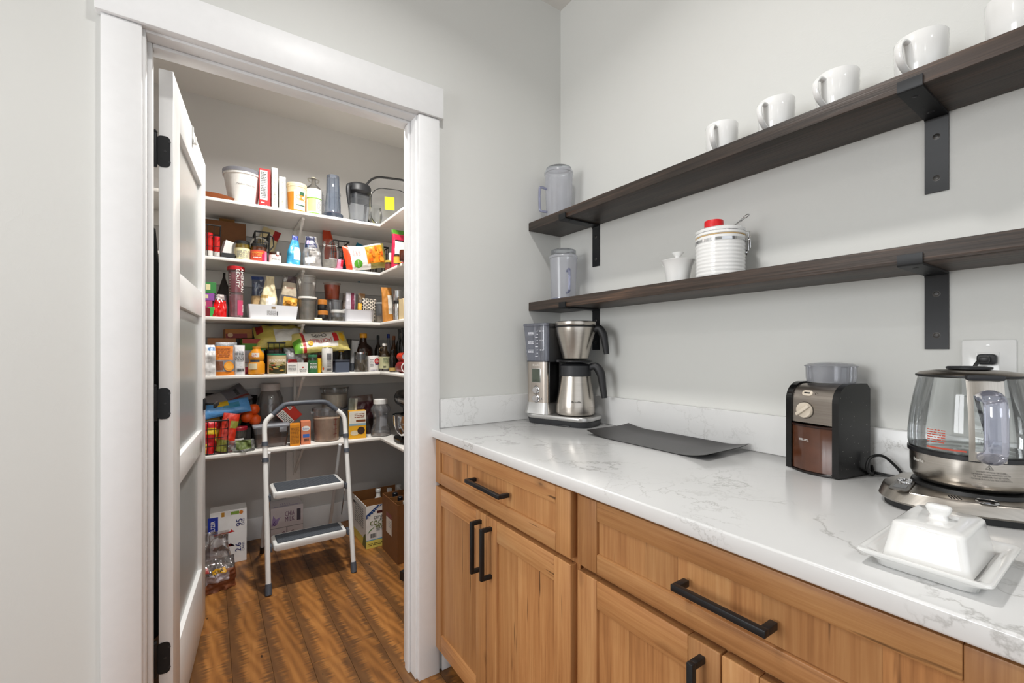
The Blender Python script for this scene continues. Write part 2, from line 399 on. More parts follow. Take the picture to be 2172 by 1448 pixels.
# floor: base slab with separate boards running away from the camera
fl = struct(obj('floor', MB().box(-4, .12, -4, PB+.1, -.05, -.004), plain('#4a3018', .6)))
seam = onZ(493.7, 1448, 0).x; BW = .1285; r = random.Random(5)
board_meshes = {}
i0 = int((-2.1-seam)//BW)
for i in range(i0, i0+18):
    x0 = seam+i*BW; y = -2.3-r.uniform(0, .9)
    if x0 > 0: break
    while y < PB:
        L = r.choice((.9, 1.15, 1.4)); y1 = min(y+L, PB); y0 = max(y, -2.3)
        if y1-y0 > .05:
            k = (round(y1-y0, 3))
            if k not in board_meshes:
                board_meshes[k] = MB().box(.0003, BW-.0003, .0003, k-.0003, -.012, 0, .0007, seg=1).mesh('floor_board', M_FLOOR)
            obj('floor_board', board_meshes[k], None, fl, (x0, y0, 0))
        y += L
# ceiling lights (real recessed cans)
M_EMIT = NT('lamp_lens'); M_EMIT.set(Emission_Strength=6.0); M_EMIT.b.inputs['Emission Color'].default_value = (1, .93, .84, 1); M_EMIT.base('#ffffff'); M_EMIT = M_EMIT.m
for k, (x, y) in enumerate(ROOM_CANS+[PANTRY_CAN]):
    t = empty('recessed_light', (x, y, CEIL))
    where = ['above the counter shelves', 'left of the doorway', 'behind the camera by the cabinets', 'behind the camera on the left', 'over the pantry step stool'][k]
    tag(t, 'round white recessed ceiling light '+where, 'light', 'recessed ceiling lights')
    obj('trim_ring', MB().lathe([(.062, 0), (.062, -.012), (.085, -.006), (.088, 0)], 32), M_TRIM, t)
    obj('lens', MB().lathe([(0, -.004), (.06, -.004), (.061, 0)], 32), M_EMIT, t)
# door casing, jamb and stop
CL0, CL1, CR0, CR1 = -1.5518, -1.4698, -.6909, -.6094
tr = struct(obj('trim_1', MB().box(CL0, CL1, -.02, 0, 0, 2.069, .0025), M_TRIM))
tr = struct(obj('trim_2', MB().box(CR0, CR1, -.02, 0, 0, 2.069, .0025), M_TRIM))
tr = struct(obj('trim_3', MB().box(-1.562, -.597, -.03, 0, 2.0708, 2.184, .0025), M_TRIM))
mb = MB().box(JL-.018, JL, -.001, WT+.003, 0, JT+.018, .0015).box(JR, JR+.018, -.001, WT+.003, 0, JT+.018, .0015).box(JL, JR, -.001, WT+.003, JT, JT+.018, .0015)
struct(obj('trim_4', mb, M_TRIM))
mb = MB().box(JL, JL+.011, .043, .078, .0, JT, .003).box(JR-.011, JR, .043, .078, 0, JT, .003).box(JL+.011, JR-.011, .043, .078, JT-.011, JT, .003)
struct(obj('trim_5', mb, M_TRIM))
for a, b, nm in ((JL-.018-.07, JL-.006, 'trim_6'), (JR+.006, JR+.018+.07, 'trim_7')):
    struct(obj(nm, MB().box(a, b, WT, WT+.018, 0, 2.069, .0025), M_TRIM))
struct(obj('baseboard_back', MB().box(PL, 0, PB-.015, PB, 0, .14, .004), M_TRIM))
struct(obj('baseboard_right', MB().box(-.015, 0, WT+.02, PB-.016, 0, .14, .004), M_TRIM))
struct(obj('baseboard_front', MB().box(CR1+.012, -.56, -.016, 0, 0, .13, .003), M_TRIM))
struct(obj('baseboard_left', MB().box(-4, CL0-.002, -.016, 0, 0, .13, .003), M_TRIM))

# ---- the open door (hinged on the left, swung into the pantry)
DW, DH, DT = .757, 2.028, .035
P = onY(367.5, 300, .122)
door = empty('door_1', (P.x, P.y, .012), (0, 0, math.radians(84.3))); struct(door)
ST, z = .112, [0, .262, .763, .854, 1.337, 1.442, 1.897, DH]
M_PANE = clear('#f0f2f1', .04, .84, hazecol='#d3d7d5', rough=.3)
M_DOOR = plain('#e9e9e8', .3, 0, .012, .5)
obj('stile', MB().box(0, ST, 0, DT, 0, DH, .002), M_DOOR, door)
obj('stile', MB().box(DW-ST, DW, 0, DT, 0, DH, .002), M_DOOR, door)
for a, b in ((0, 1), (2, 3), (4, 5), (6, 7)):
    obj('rail', MB().box(ST+.0003, DW-ST-.0003, .0004, DT-.0004, z[a], z[b], .0015), M_DOOR, door)
for a, b in ((1, 2), (3, 4), (5, 6)):
    obj('frosted_pane', MB().box(ST, DW-ST, .0155, DT-.0155, z[a], z[b]), M_PANE, door)
hz = [.294-.012, 1.048-.012, 1.795-.012]
for h in hz:
    leaf = [(yy, zz) for yy, zz in rrect(.032, .092, .012)]
    mb = MB(); T = Matrix(((0, 0, 1, 0), (1, 0, 0, DT-.012), (0, 1, 0, h), (0, 0, 0, 1)))
    mb.prism(leaf, -.0022, 0, 0, T)
    hg = obj('hinge', mb, BLKM, door)
    obj('hinge_barrel', MB().lathe([(0, -.05), (.005, -.05), (.006, -.046), (.006, .046), (.005, .05), (.007, .052), (.004, .058), (0, .058)], 12, (-.004, DT+.008, h)), BLKM, hg)
    for dy, dz in ((-.006, .03), (.004, 0), (-.006, -.03)):
        obj('screw', MB().lathe([(0, .0008), (.0032, .0008), (.0036, 0)], 12, T=Matrix.Translation((-.0024, DT-.02+dy, h+dz)) @ Matrix.Rotation(-PI/2, 4, 'Y')), plain('#3a3a3c', .4, .6), hg)
# lever handle on the pantry side of the leading edge, latch face on the edge
hd = obj('door_handle', MB().box(DW-.086, DW-.034, -.008, 0, .935, .985, .003).box(DW-.066, DW-.054, -.05, -.008, .954, .966, .002).box(DW-.170, DW-.052, -.055, -.045, .95, .97, .003), BLKM, door)
obj('latch_plate', MB().box(DW-.001, DW+.0015, .004, DT-.004, .93, .99, .002), BLKM, door)
obj('over_door_hook', MB().box(.37, .39, -.003, 0, DH-.06, DH+.003, .001).box(.37, .39, -.003, DT+.003, DH, DH+.003, .001).box(.37, .39, -.012, -.009, DH-.06, DH-.035, .001).box(.37, .39, -.012, 0, DH-.062, DH-.058, .001), WHITE, door)

# ---- pantry shelves: back run plus a return along the right wall
SZ = [2.0317, 1.714, 1.389, 1.0697, .641]; SF = 1.335; SR = -.4015
XB = onY(624, 520, PB).x
WORD = ['topmost', 'second highest', 'middle', 'second lowest', 'lowest']
for k, zt in enumerate(SZ):
    t = empty('pantry_shelf', (0, 0, zt)); tag(t, 'white corner shelf in the pantry, %s of the five' % WORD[k], 'shelf', 'white pantry shelves')
    obj('shelf_board', MB().box(PL, 0, SF, PB, -.019, 0, .004, seg=3), M_SHELFW, t)
    obj('return_board', MB().box(SR, 0, .30, SF-.0005, -.019, 0, .004, seg=3), M_SHELFW, t)
    obj('ledger', MB().box(PL, 0, PB-.018, PB-.0005, -.104, -.0195, .002), M_SHELFW, t)
    obj('ledger', MB().box(-.018, -.0005, .30, PB-.019, -.104, -.0195, .002), M_SHELFW, t)
    for bx in (XB, -1.5):
        mb = MB().box(bx-.009, bx+.009, PB-.036, PB-.0185, -.26, -.0195, .002).box(bx-.009, bx+.009, SF+.05, PB-.0365, -.034, -.0195, .002)
        mb.tube([(bx, SF+.07, -.032), (bx, PB-.03, -.24)], .008, 6)
        obj('bracket', mb, M_SHELFW, t)
    obj('bracket', MB().box(-.036, -.0185, .78, .80, -.26, -.0195, .002).box(-.36, -.0365, .78, .80, -.034, -.0195, .002).tube([(-.34, .79, -.032), (-.03, .79, -.24)], .008, 6), M_SHELFW, t)
a, b = onY(607, 1040, PB-.018).x, onY(637, 1040, PB-.018).x
struct(obj('trim_8', MB().box(a, b, PB-.0175, PB-.0005, .141, SZ[4]-.105, .002), M_SHELFW))

# ================================================================== base cabinets
XF = -.625                                       # plane of the door fronts
Y0 = -.001
def front(parent, name, ya, yb, za, zb, boards, stile=.06, rail=.062, mat_board=None):
    """five-piece shaker front facing -x; boards = edge-glued boards in the centre panel"""
    f = obj(name, MB().box(XF+.011, XF+.0205, yb+stile-.004, ya-stile+.004, za+rail-.004, zb-rail+.004), W_V, parent)
    obj('stile', MB().box(XF, XF+.021, ya-stile, ya, za, zb, .002), W_V, f)
    obj('stile', MB().box(XF, XF+.021, yb, yb+stile, za, zb, .002), W_V, f)
    obj('rail', MB().box(XF+.0002, XF+.0208, yb+stile+.0002, ya-stile-.0002, zb-rail, zb, .002), W_H, f)
    obj('rail', MB().box(XF+.0002, XF+.0208, yb+stile+.0002, ya-stile-.0002, za, za+rail, .002), W_H, f)
    w = (ya-yb-2*stile); c = 0; tot = sum(boards)
    for q in boards:
        y1 = ya-stile-w*c/tot; c += q; y2 = ya-stile-w*c/tot
        obj('panel_board', MB().box(XF+.0082, XF+.0112, y2+.0001, y1-.0001, za+rail, zb-rail), W_V, f)
    return f
def bar_handle(f, p, q, out=.032, s=.0115):
    """square bar pull standing off the front between p and q, each (y, z)"""
    mb = MB(); x = XF-out
    d = Vector((0, q[0]-p[0], q[1]-p[1])).normalized()*s
    a, b = Vector((x, p[0], p[1])), Vector((x, q[0], q[1]))
    ys = sorted((p[0], q[0])); zs = sorted((p[1], q[1])); h = s/2
    mb.box(x-h, x+h, ys[0]-h, ys[1]+h, zs[0]-h, zs[1]+h, .0012)
    for e in (p, q): mb.box(x+h-.001, XF+.0005, e[0]-h, e[0]+h, e[1]-h, e[1]+h, .001)
    return obj('handle', mb, BLKM, f)
ZD0, ZD1, ZT0, ZT1 = .105, .703, .7175, .8755
def carcass(name, ya, yb, label):
    t = empty(name, (0, 0, 0)); tag(t, label, 'cabinet')
    obj('cabinet_body', MB().box(XF+.0215, -.001, yb, ya, ZD0-.005, .8835), W_V, t)
    obj('toe_kick', MB().box(-.55, -.53, yb, ya, 0, ZD0-.0055), plain('#2b2018', .6), t)
    return t
c1 = carcass('base_cabinet', -.0005, -.7775, 'alder base cabinet with narrow drawer and two doors beside the doorway')
d = front(c1, 'drawer_front', -.002, -.7665, ZT0, ZT1, (3, 2, 4, 3, 5, 4), .055, .043)
p, q = onX(990, 1020, XF-.032), onX(1058, 1043, XF-.032); bar_handle(d, (p.y, .798), (q.y, .798))
d = front(c1, 'door', -.002, -.3805, ZD0, ZD1, (4, 3)); p = onX(1001, 1110, XF-.032); q = onX(1001, 1212, XF-.032); bar_handle(d, (p.y, p.z), (p.y, q.z))
d = front(c1, 'door', -.3835, -.7665, ZD0, ZD1, (3, 5)); p = onX(1022, 1126, XF-.032); q = onX(1022, 1228, XF-.032); bar_handle(d, (p.y, p.z), (p.y, q.z))
c2 = carcass('base_cabinet', -.7885, -1.4835, 'alder base cabinet with wide drawer below the coffee grinder')
d = front(c2, 'drawer_front', -.791, -1.4815, ZT0, ZT1, (5, 3, 2, 4, 6, 3), .06, .043)
p, q = onX(1432, 1240, XF-.032), onX(1618, 1322, XF-.032); bar_handle(d, (p.y, .795), (q.y, .795))
d = front(c2, 'door', -.791, -1.1348, ZD0, ZD1, (3, 5)); p = onX(1466, 1412, XF-.032); bar_handle(d, (p.y, p.z), (p.y, p.z-.155))
d = front(c2, 'door', -1.1376, -1.4815, ZD0, ZD1, (4, 4)); bar_handle(d, (p.y-.085, p.z-.01), (p.y-.085, p.z-.165))
c3 = carcass('base_cabinet', -1.4845, -2.2, 'alder base cabinet at the near end of the counter')
d = front(c3, 'drawer_front', -1.4865, -2.198, ZT0, ZT1, (4, 3, 5), .10, .043); bar_handle(d, (-1.75, .795), (-1.9, .795))
d = front(c3, 'door', -1.4865, -1.84, ZD0, ZD1, (3, 4)); bar_handle(d, (-1.805, .64), (-1.805, .49))
d = front(c3, 'door', -1.843, -2.198, ZD0, ZD1, (5, 3)); bar_handle(d, (-1.88, .64), (-1.88, .49))
CT = .914
ctop = obj('countertop', MB().box(-.64, -.0008, -2.22, -.0008, .884, CT, .004, seg=3), M_QUARTZ); tag(ctop, 'white quartz countertop with grey veins over the wooden cabinets', 'countertop')
bs = obj('backsplash', MB().box(-.02, -.0008, -2.22, -.0008, CT+.0003, 1.0225, .002), M_QUARTZ); tag(bs, 'long white quartz backsplash strip below the wooden shelves', 'backsplash')
bs = obj('backsplash', MB().box(-.6055, -.0205, -.02, -.0008, CT+.0003, 1.0225, .002), M_QUARTZ); tag(bs, 'short white quartz backsplash strip beside the door casing', 'backsplash')

# ================================================================== floating shelves on the right wall
XS = -.1825
for k, (zt, zb, lab) in enumerate(((1.756, 1.7205, 'upper dark stained wooden plank shelf holding white mugs'), (1.4125, 1.376, 'lower dark stained wooden plank shelf holding the ribbed canister'))):
    s = obj('plank_shelf', MB().box(XS, -.0008, -2.0, -.0008, zb, zt, .0025), W_SHELF); tag(s, lab, 'shelf', 'dark plank shelves')
    for yc, side in ((-1.2665, 'near the power outlet'), (-.2275, 'near the corner')):
        h = .0195; t = empty('shelf_bracket', (0, yc, zb)); tag(t, 'black steel bracket under the %s plank shelf %s' % (('upper', 'lower')[k], side), 'bracket', 'black shelf brackets')
        prof = [(-.0012, -.168), (-.0055, -.168), (-.0055, -.0115), (-.008, -.0065), (-.012, -.0055), (XS-.001, -.0055), (XS-.0046, -.004), (XS-.006, -.001), (XS-.006, .018), (XS-.0015, .018), (XS-.0015, -.0008), (-.0012, -.0008)]
        mb = MB(); n = len(prof)
        mb.add([(x, y, z) for y in (-h, h) for x, z in prof], [tuple(range(n)), tuple(range(2*n-1, n-1, -1))]+[(i, (i+1) % n, n+(i+1) % n, n+i) for i in range(n)])
        obj('strap', mb, BLKM, t, ang=30)
        for zz in (-.047, -.138):
            T = Matrix.Translation((-.0054, 0, zz)) @ Matrix.Rotation(-PI/2, 4, 'Y')
            sc = obj('screw', MB().lathe([(0, .0012), (.0042, .0012), (.0055, .0004), (.0066, .0003), (.0066, 0)], 20, T=T), plain('#4a4846', .35, .7), t)
            obj('screw_slot', MB().box(-.0031, .0031, -.0007, .0007, .0011, .0016, T=T).box(-.0007, .0007, -.0031, .0031, .0011, .0016, T=T), BLK, sc)
        for xx in (-.15, -.045):
            obj('screw', MB().lathe([(0, -.0068), (.004, -.0068), (.0055, -.006), (.006, -.0054)], 16, (xx, 0, 0)), plain('#2c2c2e', .4, .6), t)
# ================================================================== things on the counter
def arc(c, r, a0, a1, n, plane='xz'):
    out = []
    for k in range(n+1):
        a = math.radians(a0+(a1-a0)*k/n); p = (c[0]+r*math.cos(a), c[1]+r*math.sin(a)); out.append(p)
    return out
def bez(p, n=12):
    """Catmull-Rom through points"""
    P = [Vector(q) for q in p]; P = [P[0]*2-P[1]]+P+[P[-1]*2-P[-2]]; out = []
    for i in range(1, len(P)-2):
        for k in range(n):
            t = k/n; a, b, c, d = P[i-1:i+3]
            out.append(.5*((2*b)+(c-a)*t+(2*a-5*b+4*c-d)*t*t+(3*b-a-3*c+d)*t**3))
    return out+[P[-2]]
# ---- drip coffee maker
cm = empty('coffee_maker', (-.146, -.190, CT), (0, 0, math.radians(-71))); tag(cm, 'stainless steel drip coffee maker with clear water tank in the counter corner', 'coffee maker')
W_, D_ = .292, .160
SILV = plain('#b9b8b6', .3, .85, .03)
o = rrect(W_, D_, .05, 8); oi = rrect(W_-.03, D_-.03, .045, 8)
obj('base_skirt', MB().prism(rrect(W_-.016, D_-.016, .045, 8), 0, .0225, 0, top=rrect(W_-.004, D_-.004, .049, 8)), plain('#26272a', .5), cm)
obj('foot', MB().box(-.02, .07, -D_/2+.004, -D_/2+.03, .0, .006, .001), BLK, cm)
mb = MB().prism(o, .0228, .040, 0, bev=.004)
bp = obj('base_deck', mb, SILV, cm)
obj('warming_plate', MB().lathe([(0, .0412), (.064, .0412), (.066, .040)], 40, (.052, -.004, 0)), plain('#202124', .5), cm)
cx0, cx1, cy0, cy1 = -.136, -.038, -.068, .066
colu = rrect(cx1-cx0, cy1-cy0, .016, 5, (cx0+cx1)/2, (cy0+cy1)/2)
obj('column_foot', MB().prism(rrect(cx1-cx0+.022, cy1-cy0+.02, .024, 5, (cx0+cx1)/2, (cy0+cy1)/2), .040, .084, 0, top=colu), SILV, cm)
obj('column', MB().prism(colu, .0842, .246, 0), brushed('#b4aba2', .3, (90, 90, 2)), cm)
obj('side_panel', MB().box(cx1-.004, cx1+.004, cy0+.016, cy1, .0845, .246, .002), plain('#141415', .3), cm)
SFc = S_flat(cy0)
uc = (cx0+cx1)/2
obj('display_frame', MB().box(uc-.021, uc+.021, cy0-.0012, cy0+.003, .163, .221, .002), SILV, cm)
lcd = obj('display', MB().box(uc-.0185, uc+.0185, cy0-.0018, cy0+.002, .1655, .2185), plain('#4c5348', .22), cm)
text(lcd, S_flat(cy0-.0018), '2:45', uc-.004, .173, .009, plain('#1c211c', .5), off=.0004)
text(cm, SFc, 'Breville', uc, .234, .0075, plain('#e6e2dc', .4), width=.033)
for zz, rr in ((.134, .0115), (.1, .0125)):
    T = Matrix.Translation((uc+.0, cy0, zz)) @ Matrix.Rotation(PI/2, 4, 'X')
    kb = obj('dial', MB().lathe([(rr+.002, 0), (rr+.002, .001), (rr, .0015), (rr, .011), (rr-.001, .012), (0, .012)], 28, T=T), CHROME, cm)
    obj('dial_ring', MB().lathe([(rr+.0018, .0003), (rr+.0035, .0003), (rr+.0035, .001), (rr+.0018, .001)], 28, T=T), BLK, kb)
    text(cm, SFc, 'START/CANCEL' if zz < .11 else 'MENU', uc, zz+rr+.0065, .003, plain('#2a2724', .5))
obj('indicator_light', MB().lathe([(0, .0016), (.0045, .0014), (.005, 0)], 20, T=Matrix.Translation((uc+.024, cy0, .1)) @ Matrix.Rotation(PI/2, 4, 'X')), CHROME, cm)
# tank: tapered clear shell with scale marks, hinged lid
tb = rrect(.098, .140, .014, 4, uc, 0); tt = rrect(.116, .146, .016, 4, uc-.007, .0)
obj('tank_rim', MB().prism(rrect(.1, .142, .014, 4, uc, 0), .2462, .2515), plain('#2f3038', .3), cm)
tk = obj('water_tank', MB().prism(tb, .2517, .388, 0, top=tt), clear('#e6e8f0', .1, .32, hazecol='#b3b6c2'), cm)
obj('tank_lid', MB().prism(rrect(.12, .15, .017, 4, uc-.007, 0), .3882, .401, 0, bev=.003), clear('#dcdee8', .1, .4, hazecol='#a9acb8'), cm)
SM = plain('#e9e9ee', .5); ST_ = S_flat(-.073)
for k in range(9):
    zz = .268+.0125*k; L = .006 if k % 3 else .013
    patch(tk, S_flat(-.0725), uc+.012-L, uc+.012, zz, zz+.0022, SM, .002, 'scale_mark', 1, 1)
    if k % 3 == 2: text(tk, S_flat(-.0725), str(4+2*k)+'  '+str(20*k), uc+.03, zz+.001, .0055, SM, off=.003)
for zz in (.29, .325, .36): lines(tk, S_flat(-.0725), uc-.034, uc-.008, zz-.008, zz+.006, 3, SM, off=.003, seed=int(zz*1000))
# head: black spine, drip plate, brew basket, carafe
cc = (.056, -.006)
obj('spine', MB().prism([(cx1+.004, -.055), (cx1+.03, -.02), (cx1+.05, .03), (cx1+.05, .066), (cx1+.004, .066)], .246, .40).prism([(cx1+.004, .02), (cx1+.03, .03), (cx1+.03, .066), (cx1+.004, .066)], .0845, .246), plain('#121213', .35), cm)
obj('drip_plate', MB().lathe([(0, .2455), (.058, .2455), (.066, .2485), (.066, .2525), (.05, .2545), (0, .2545)], 40, (*cc, 0)).box(cx1+.002, .03, -.03, .05, .246, .2542), plain('#1d1d1f', .4), cm)
bk = obj('brew_basket', MB().lathe([(0, .2565), (.044, .2565), (.05, .26), (.076, .362), (.0775, .381)], 48, (*cc, 0)), STEEL, cm)
obj('basket_seal', MB().lathe([(.0775, .381), (.079, .383), (.079, .387), (.0775, .3885)], 48, (*cc, 0)), BLK, bk)
obj('basket_lid', MB().lathe([(.0785, .3885), (.0795, .391), (.0785, .402), (.073, .4045), (.04, .4065), (0, .407)], 48, (*cc, 0)), STEEL, bk)
def pot_handle(parent, r0, z0, reach, z1, rad):
    a = math.radians(12); dx, dy = math.cos(a), math.sin(a)
    pts = [(r0-.004, z0), (r0+reach*.45, z0+.004), (r0+reach*.85, z0-.022), (r0+reach*1.0, (z0+z1)/2-.005), (r0+reach*1.16, z1)]
    mb = MB(); path = bez([(cc[0]+r*dx, cc[1]+r*dy, z) for r, z in pts], 6)
    n = len(path); rr = [rad*(1.15-.35*abs(2*k/(n-1)-.85)) for k in range(n)]
    mb.tube(path, rr, 12, flat=(.95, 1.1)); return obj('pot_handle', mb, plain('#1a1a1c', .5), parent)
pot_handle(bk, .0765, .372, .04, .278, .0125)
ca = obj('carafe', MB().lathe([(0, .0415), (.066, .0415), (.074, .046), (.0765, .056), (.075, .085), (.066, .14), (.0585, .192)], 48, (*cc, 0)), STEEL, cm)
obj('carafe_seam', MB().lathe([(.0752, .0735), (.0758, .074), (.0752, .0745)], 48, (*cc, 0)), STEEL_D, ca)
obj('carafe_collar', MB().lathe([(.0588, .192), (.0605, .194), (.0595, .232), (.052, .2385), (.03, .2435), (0, .2445)], 48, (*cc, 0)), plain('#222326', .5), ca)
pot_handle(ca, .059, .226, .048, .11, .0135)
text(ca, lambda u, v, o_=0: (cc[0]+(.0745+o_)*math.sin(u/.0745+.55), cc[1]-(.0745+o_)*math.cos(u/.0745+.55), v), 'Breville', 0, .098, .008, plain('#17140f', .5), width=.036)

# ---- black drip mat, curled at both ends
def mat_fn(a, b):
    y = -.425-.447*a; x = -.245+.212*b
    e = max(0, (abs(a-.5)-.27)/.23); zc = .0015+.016*e*e+.009*max(0, (b-.72)/.28)**2*(1-.5*e)
    return (x+.006*math.sin(3*a), y, CT+.0005+zc)
mb = MB(); mb.surf(mat_fn, 36, 14); mb.surf(lambda a, b: tuple(q-(.0012 if i == 2 else 0) for i, q in enumerate(mat_fn(a, b))), 36, 14)
tag(obj('counter_mat', mb, plain('#343232', .33, .0, .05, .5)), 'thin dark grey flexible mat curling up on the counter', 'mat')

# ---- burr coffee grinder
gr = empty('coffee_grinder', (-.0895, -1.0885, CT), (0, 0, math.radians(-102))); tag(gr, 'black and steel burr coffee grinder with brown grounds bin', 'coffee grinder')
gw, gd, gh = .062, .0575, .214
def gprof(ins=0.0):
    r = .044-ins; p = [(-gd+ins, .003)]
    p += [(-gd+ins+r-r*math.cos(math.radians(a)), gh-ins-r+r*math.sin(math.radians(a))) for a in range(0, 91, 10)]
    return p+[(gd-.012, gh-ins), (gd, gh-.012-ins), (gd, .003)]
def extr(prof, x0, x1, mb=None):
    mb = mb or MB(); n = len(prof)
    return mb.add([(x, y, z) for x in (x0, x1) for y, z in prof], [tuple(range(n))[::-1], tuple(range(n, 2*n))]+[(i, (i+1) % n, n+(i+1) % n, n+i) for i in range(n)])
GB = plain('#0d0d0e', .14, 0, .05, .5)
for s in (-1, 1):
    a, b = sorted((s*gw, s*(gw-.014))); obj('side_shell', extr(gprof(), a, b), GB if s < 0 else plain('#101011', .3), gr, ang=25)
up = [p for p in gprof(.004) if p[1] > .11 or p[0] > 0]
upf = [(-gd+.004, .118)]+[p for p in gprof(.004) if p[1] > .118][:-0 or None]
upf = [p for p in upf if p[0] < gd-.013]+[(gd-.014, gh-.004), (gd-.014, .118)]
obj('front_panel', extr(upf, -gw+.0145, gw-.0145), brushed('#a9a199', .3, (4, 4, 200)), gr, ang=25)
obj('rear_body', MB().box(-gw+.0145, gw-.0145, -.01, gd-.002, .002, .117), GB, gr)
def binf(a, b):
    u = -1+2*a; return (u*(gw-.0155), -gd+.003-.011*(1-u*u), .006+.106*b)
mb = MB(); mb.surf(binf, 14, 6); mb.surf(lambda a, b: (binf(a, 1)[0], binf(a, 1)[1]*(1-b)+.0*b, .112), 14, 2)
gb = obj('grounds_bin', mb, plain('#53301f', .12, 0, .25, .5, .4, 14), gr)
mb = MB(); mb.tube([binf(k/14, 1.0) for k in range(15)], .0028, 6); obj('bin_rim', mb, plain('#2a1712', .15), gb)
mb = MB(); mb.tube([(binf(k/14, 0)[0], binf(k/14, 0)[1], .004) for k in range(15)], .0036, 6); obj('bin_foot', mb, plain('#160d0a', .2), gb)
text(gb, lambda u, v, o_=0: (u, -gd+.003-.011*(1-(u/(gw-.0155))**2)-o_, v), '-KRUPS-', -.012, .079, .0055, plain('#e8e6e2', .4))
TK = lambda x, z: Matrix.Translation((x, -gd+.004, z)) @ Matrix.Rotation(PI/2, 4, 'X')
BEI = plain('#cfc3b2', .4)
kn = obj('grind_dial', MB().lathe([(.0185, 0), (.0185, .006), (.017, .008), (0, .0085)], 32, T=TK(-.016, .148)), BEI, gr)
obj('dial_grip', MB().box(-.004, .004, -.019, .02, .008, .015, .0025, T=TK(-.016, .148) @ Matrix.Rotation(-.9, 4, 'Z')), BEI, kn)
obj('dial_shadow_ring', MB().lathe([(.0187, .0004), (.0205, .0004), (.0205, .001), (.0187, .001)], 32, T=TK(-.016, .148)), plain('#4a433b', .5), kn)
def topc(x, a, o=0): r = .040+o; return (x, -gd+.004+.04-r*math.cos(a), gh-.004-.04+r*math.sin(a))
a = .48; p = topc(-.013, a); T = Matrix.Translation(p) @ Matrix.Rotation(PI/2-a, 4, 'X')
sw = obj('power_switch', MB().prism(rrect(.025, .014, .0068), -.001, .0022, 0, T, bev=.0007), BEI, gr); obj('switch_mark', MB().box(-.007, .007, -.0018, .0018, .002, .0029, .0006, T=T), BLK, sw)
T = Matrix.Translation(topc(.008, a)) @ Matrix.Rotation(PI/2-a, 4, 'X'); mb = MB(); mb.tube([(.0028*math.cos(k*.6), .0028*math.sin(k*.6), .0006) for k in range(10)], .0004, 4, T=T); obj('power_symbol', mb, plain('#3c372f', .5), gr)
hop = (.002, .012)
obj('bean_hopper', MB().lathe([(.0, gh+.0005), (.049, gh+.0005), (.051, gh+.012), (.0515, gh+.038)], 40, (*hop, 0)), clear('#e9eaee', .12, .42, hazecol='#bfc1c8', rough=.1), gr)
obj('hopper_lid', MB().lathe([(.0515, gh+.0382), (.0545, gh+.0385), (.0548, gh+.0405), (.045, gh+.0455), (.02, gh+.0485), (0, gh+.049)], 40, (*hop, 0)), clear('#e3e4e8', .12, .5, hazecol='#b4b6bc', rough=.15), gr)
rs = random.Random(8); mb = MB()
for k in range(40):
    y, zz = rs.uniform(-gd+.004, gd-.01), rs.uniform(.02, .19); q = rs.uniform(.0003, .0008)
    mb.add([(gw+.0002, y+q*math.cos(t), zz+q*math.sin(t)) for t in (0, 1.6, 3.1, 4.7)], [(0, 1, 2, 3)])
o = obj('dust_specks', mb, plain('#d8d4cc', .8), gr); o['kind'] = 'stuff'

# ---- glass kettle on its power base
KX, KY = -.1515, -1.3427
hang = math.atan2(-.423, -.906)                      # handle direction
kb = empty('power_dock', (KX, KY, CT), (0, 0, hang+PI/2)); tag(kb, 'brushed steel kettle power dock with control buttons', 'kettle dock')
out = [(-.1, .05), (-.082, .082), (-.03, .1), (.03, .1), (.082, .082), (.1, .05), (.103, -.02), (.09, -.085), (.04, -.112), (-.05, -.116), (-.11, -.098), (-.135, -.06), (-.132, -.01)]
kout = [(p.x, p.y) for p in bez([(a, b, 0) for a, b in out+[out[0]]], 4)][:-1]
shr = lambda P, k: [(x*k, y*k) for x, y in P]
obj('rubber_foot', MB().prism(shr(kout, .93), 0, .0115), plain('#1c1d1f', .5), kb)
obj('base_body', MB().prism(kout, .0118, .036, 0, top=shr(kout, .955), bev=.004), brushed('#b6b0a8', .3, (4, 200, 4)), kb)
obj('power_ring', MB().lathe([(.082, .0362), (.08, .0425), (.03, .0425), (0, .0425)], 48), BLK, kb)
pan = obj('control_panel', MB().prism(rrect(.028, .105, .01, 4, 0, 0), .0362, .0385, 0, Matrix.Translation((-.1035, -.048, 0)) @ Matrix.Rotation(-.32, 4, 'Z')), plain('#5a544d', .3, .8), kb)
TP = Matrix.Translation((-.1035, -.048, 0)) @ Matrix.Rotation(-.32, 4, 'Z')
for k, (bx, by) in enumerate(((-.006, .042), (.006, .042), (-.007, .028), (.006, .026), (0, .012), (.007, .014))):
    obj('button', MB().lathe([(.0048, .0383), (.0046, .0402), (0, .0408)], 18, T=TP @ Matrix.Translation((bx, by, 0))), CHROME, pan)
obj('screen', MB().box(-.009, .009, -.035, -.005, .0384, .0389, T=TP), plain('#101213', .15), pan)
obj('brew_button', MB().lathe([(.0155, .0362), (.0155, .0375), (.0135, .039), (.0125, .0382), (0, .039)], 28, (-.005, -.1, 0)), CHROME, kb)
obj('vent_slots', MB().box(-.05, -.0485, -.105, -.085, .036, .0372).box(-.046, -.0445, -.105, -.085, .036, .0372).box(-.042, -.0405, -.105, -.085, .036, .0372).box(-.038, -.0365, -.105, -.085, .036, .0372), BLK, kb)
ke = empty('glass_kettle', (KX, KY, CT+.0428), (0, 0, hang+PI/2)); tag(ke, 'glass kettle with steel bottom, black lid and clear handle', 'kettle')
obj('kettle_bottom', MB().lathe([(0, .0005), (.066, .0005), (.077, .006), (.0825, .018), (.0835, .055)], 56), brushed('#c3bdb5', .24, (4, 4, 240)), ke)
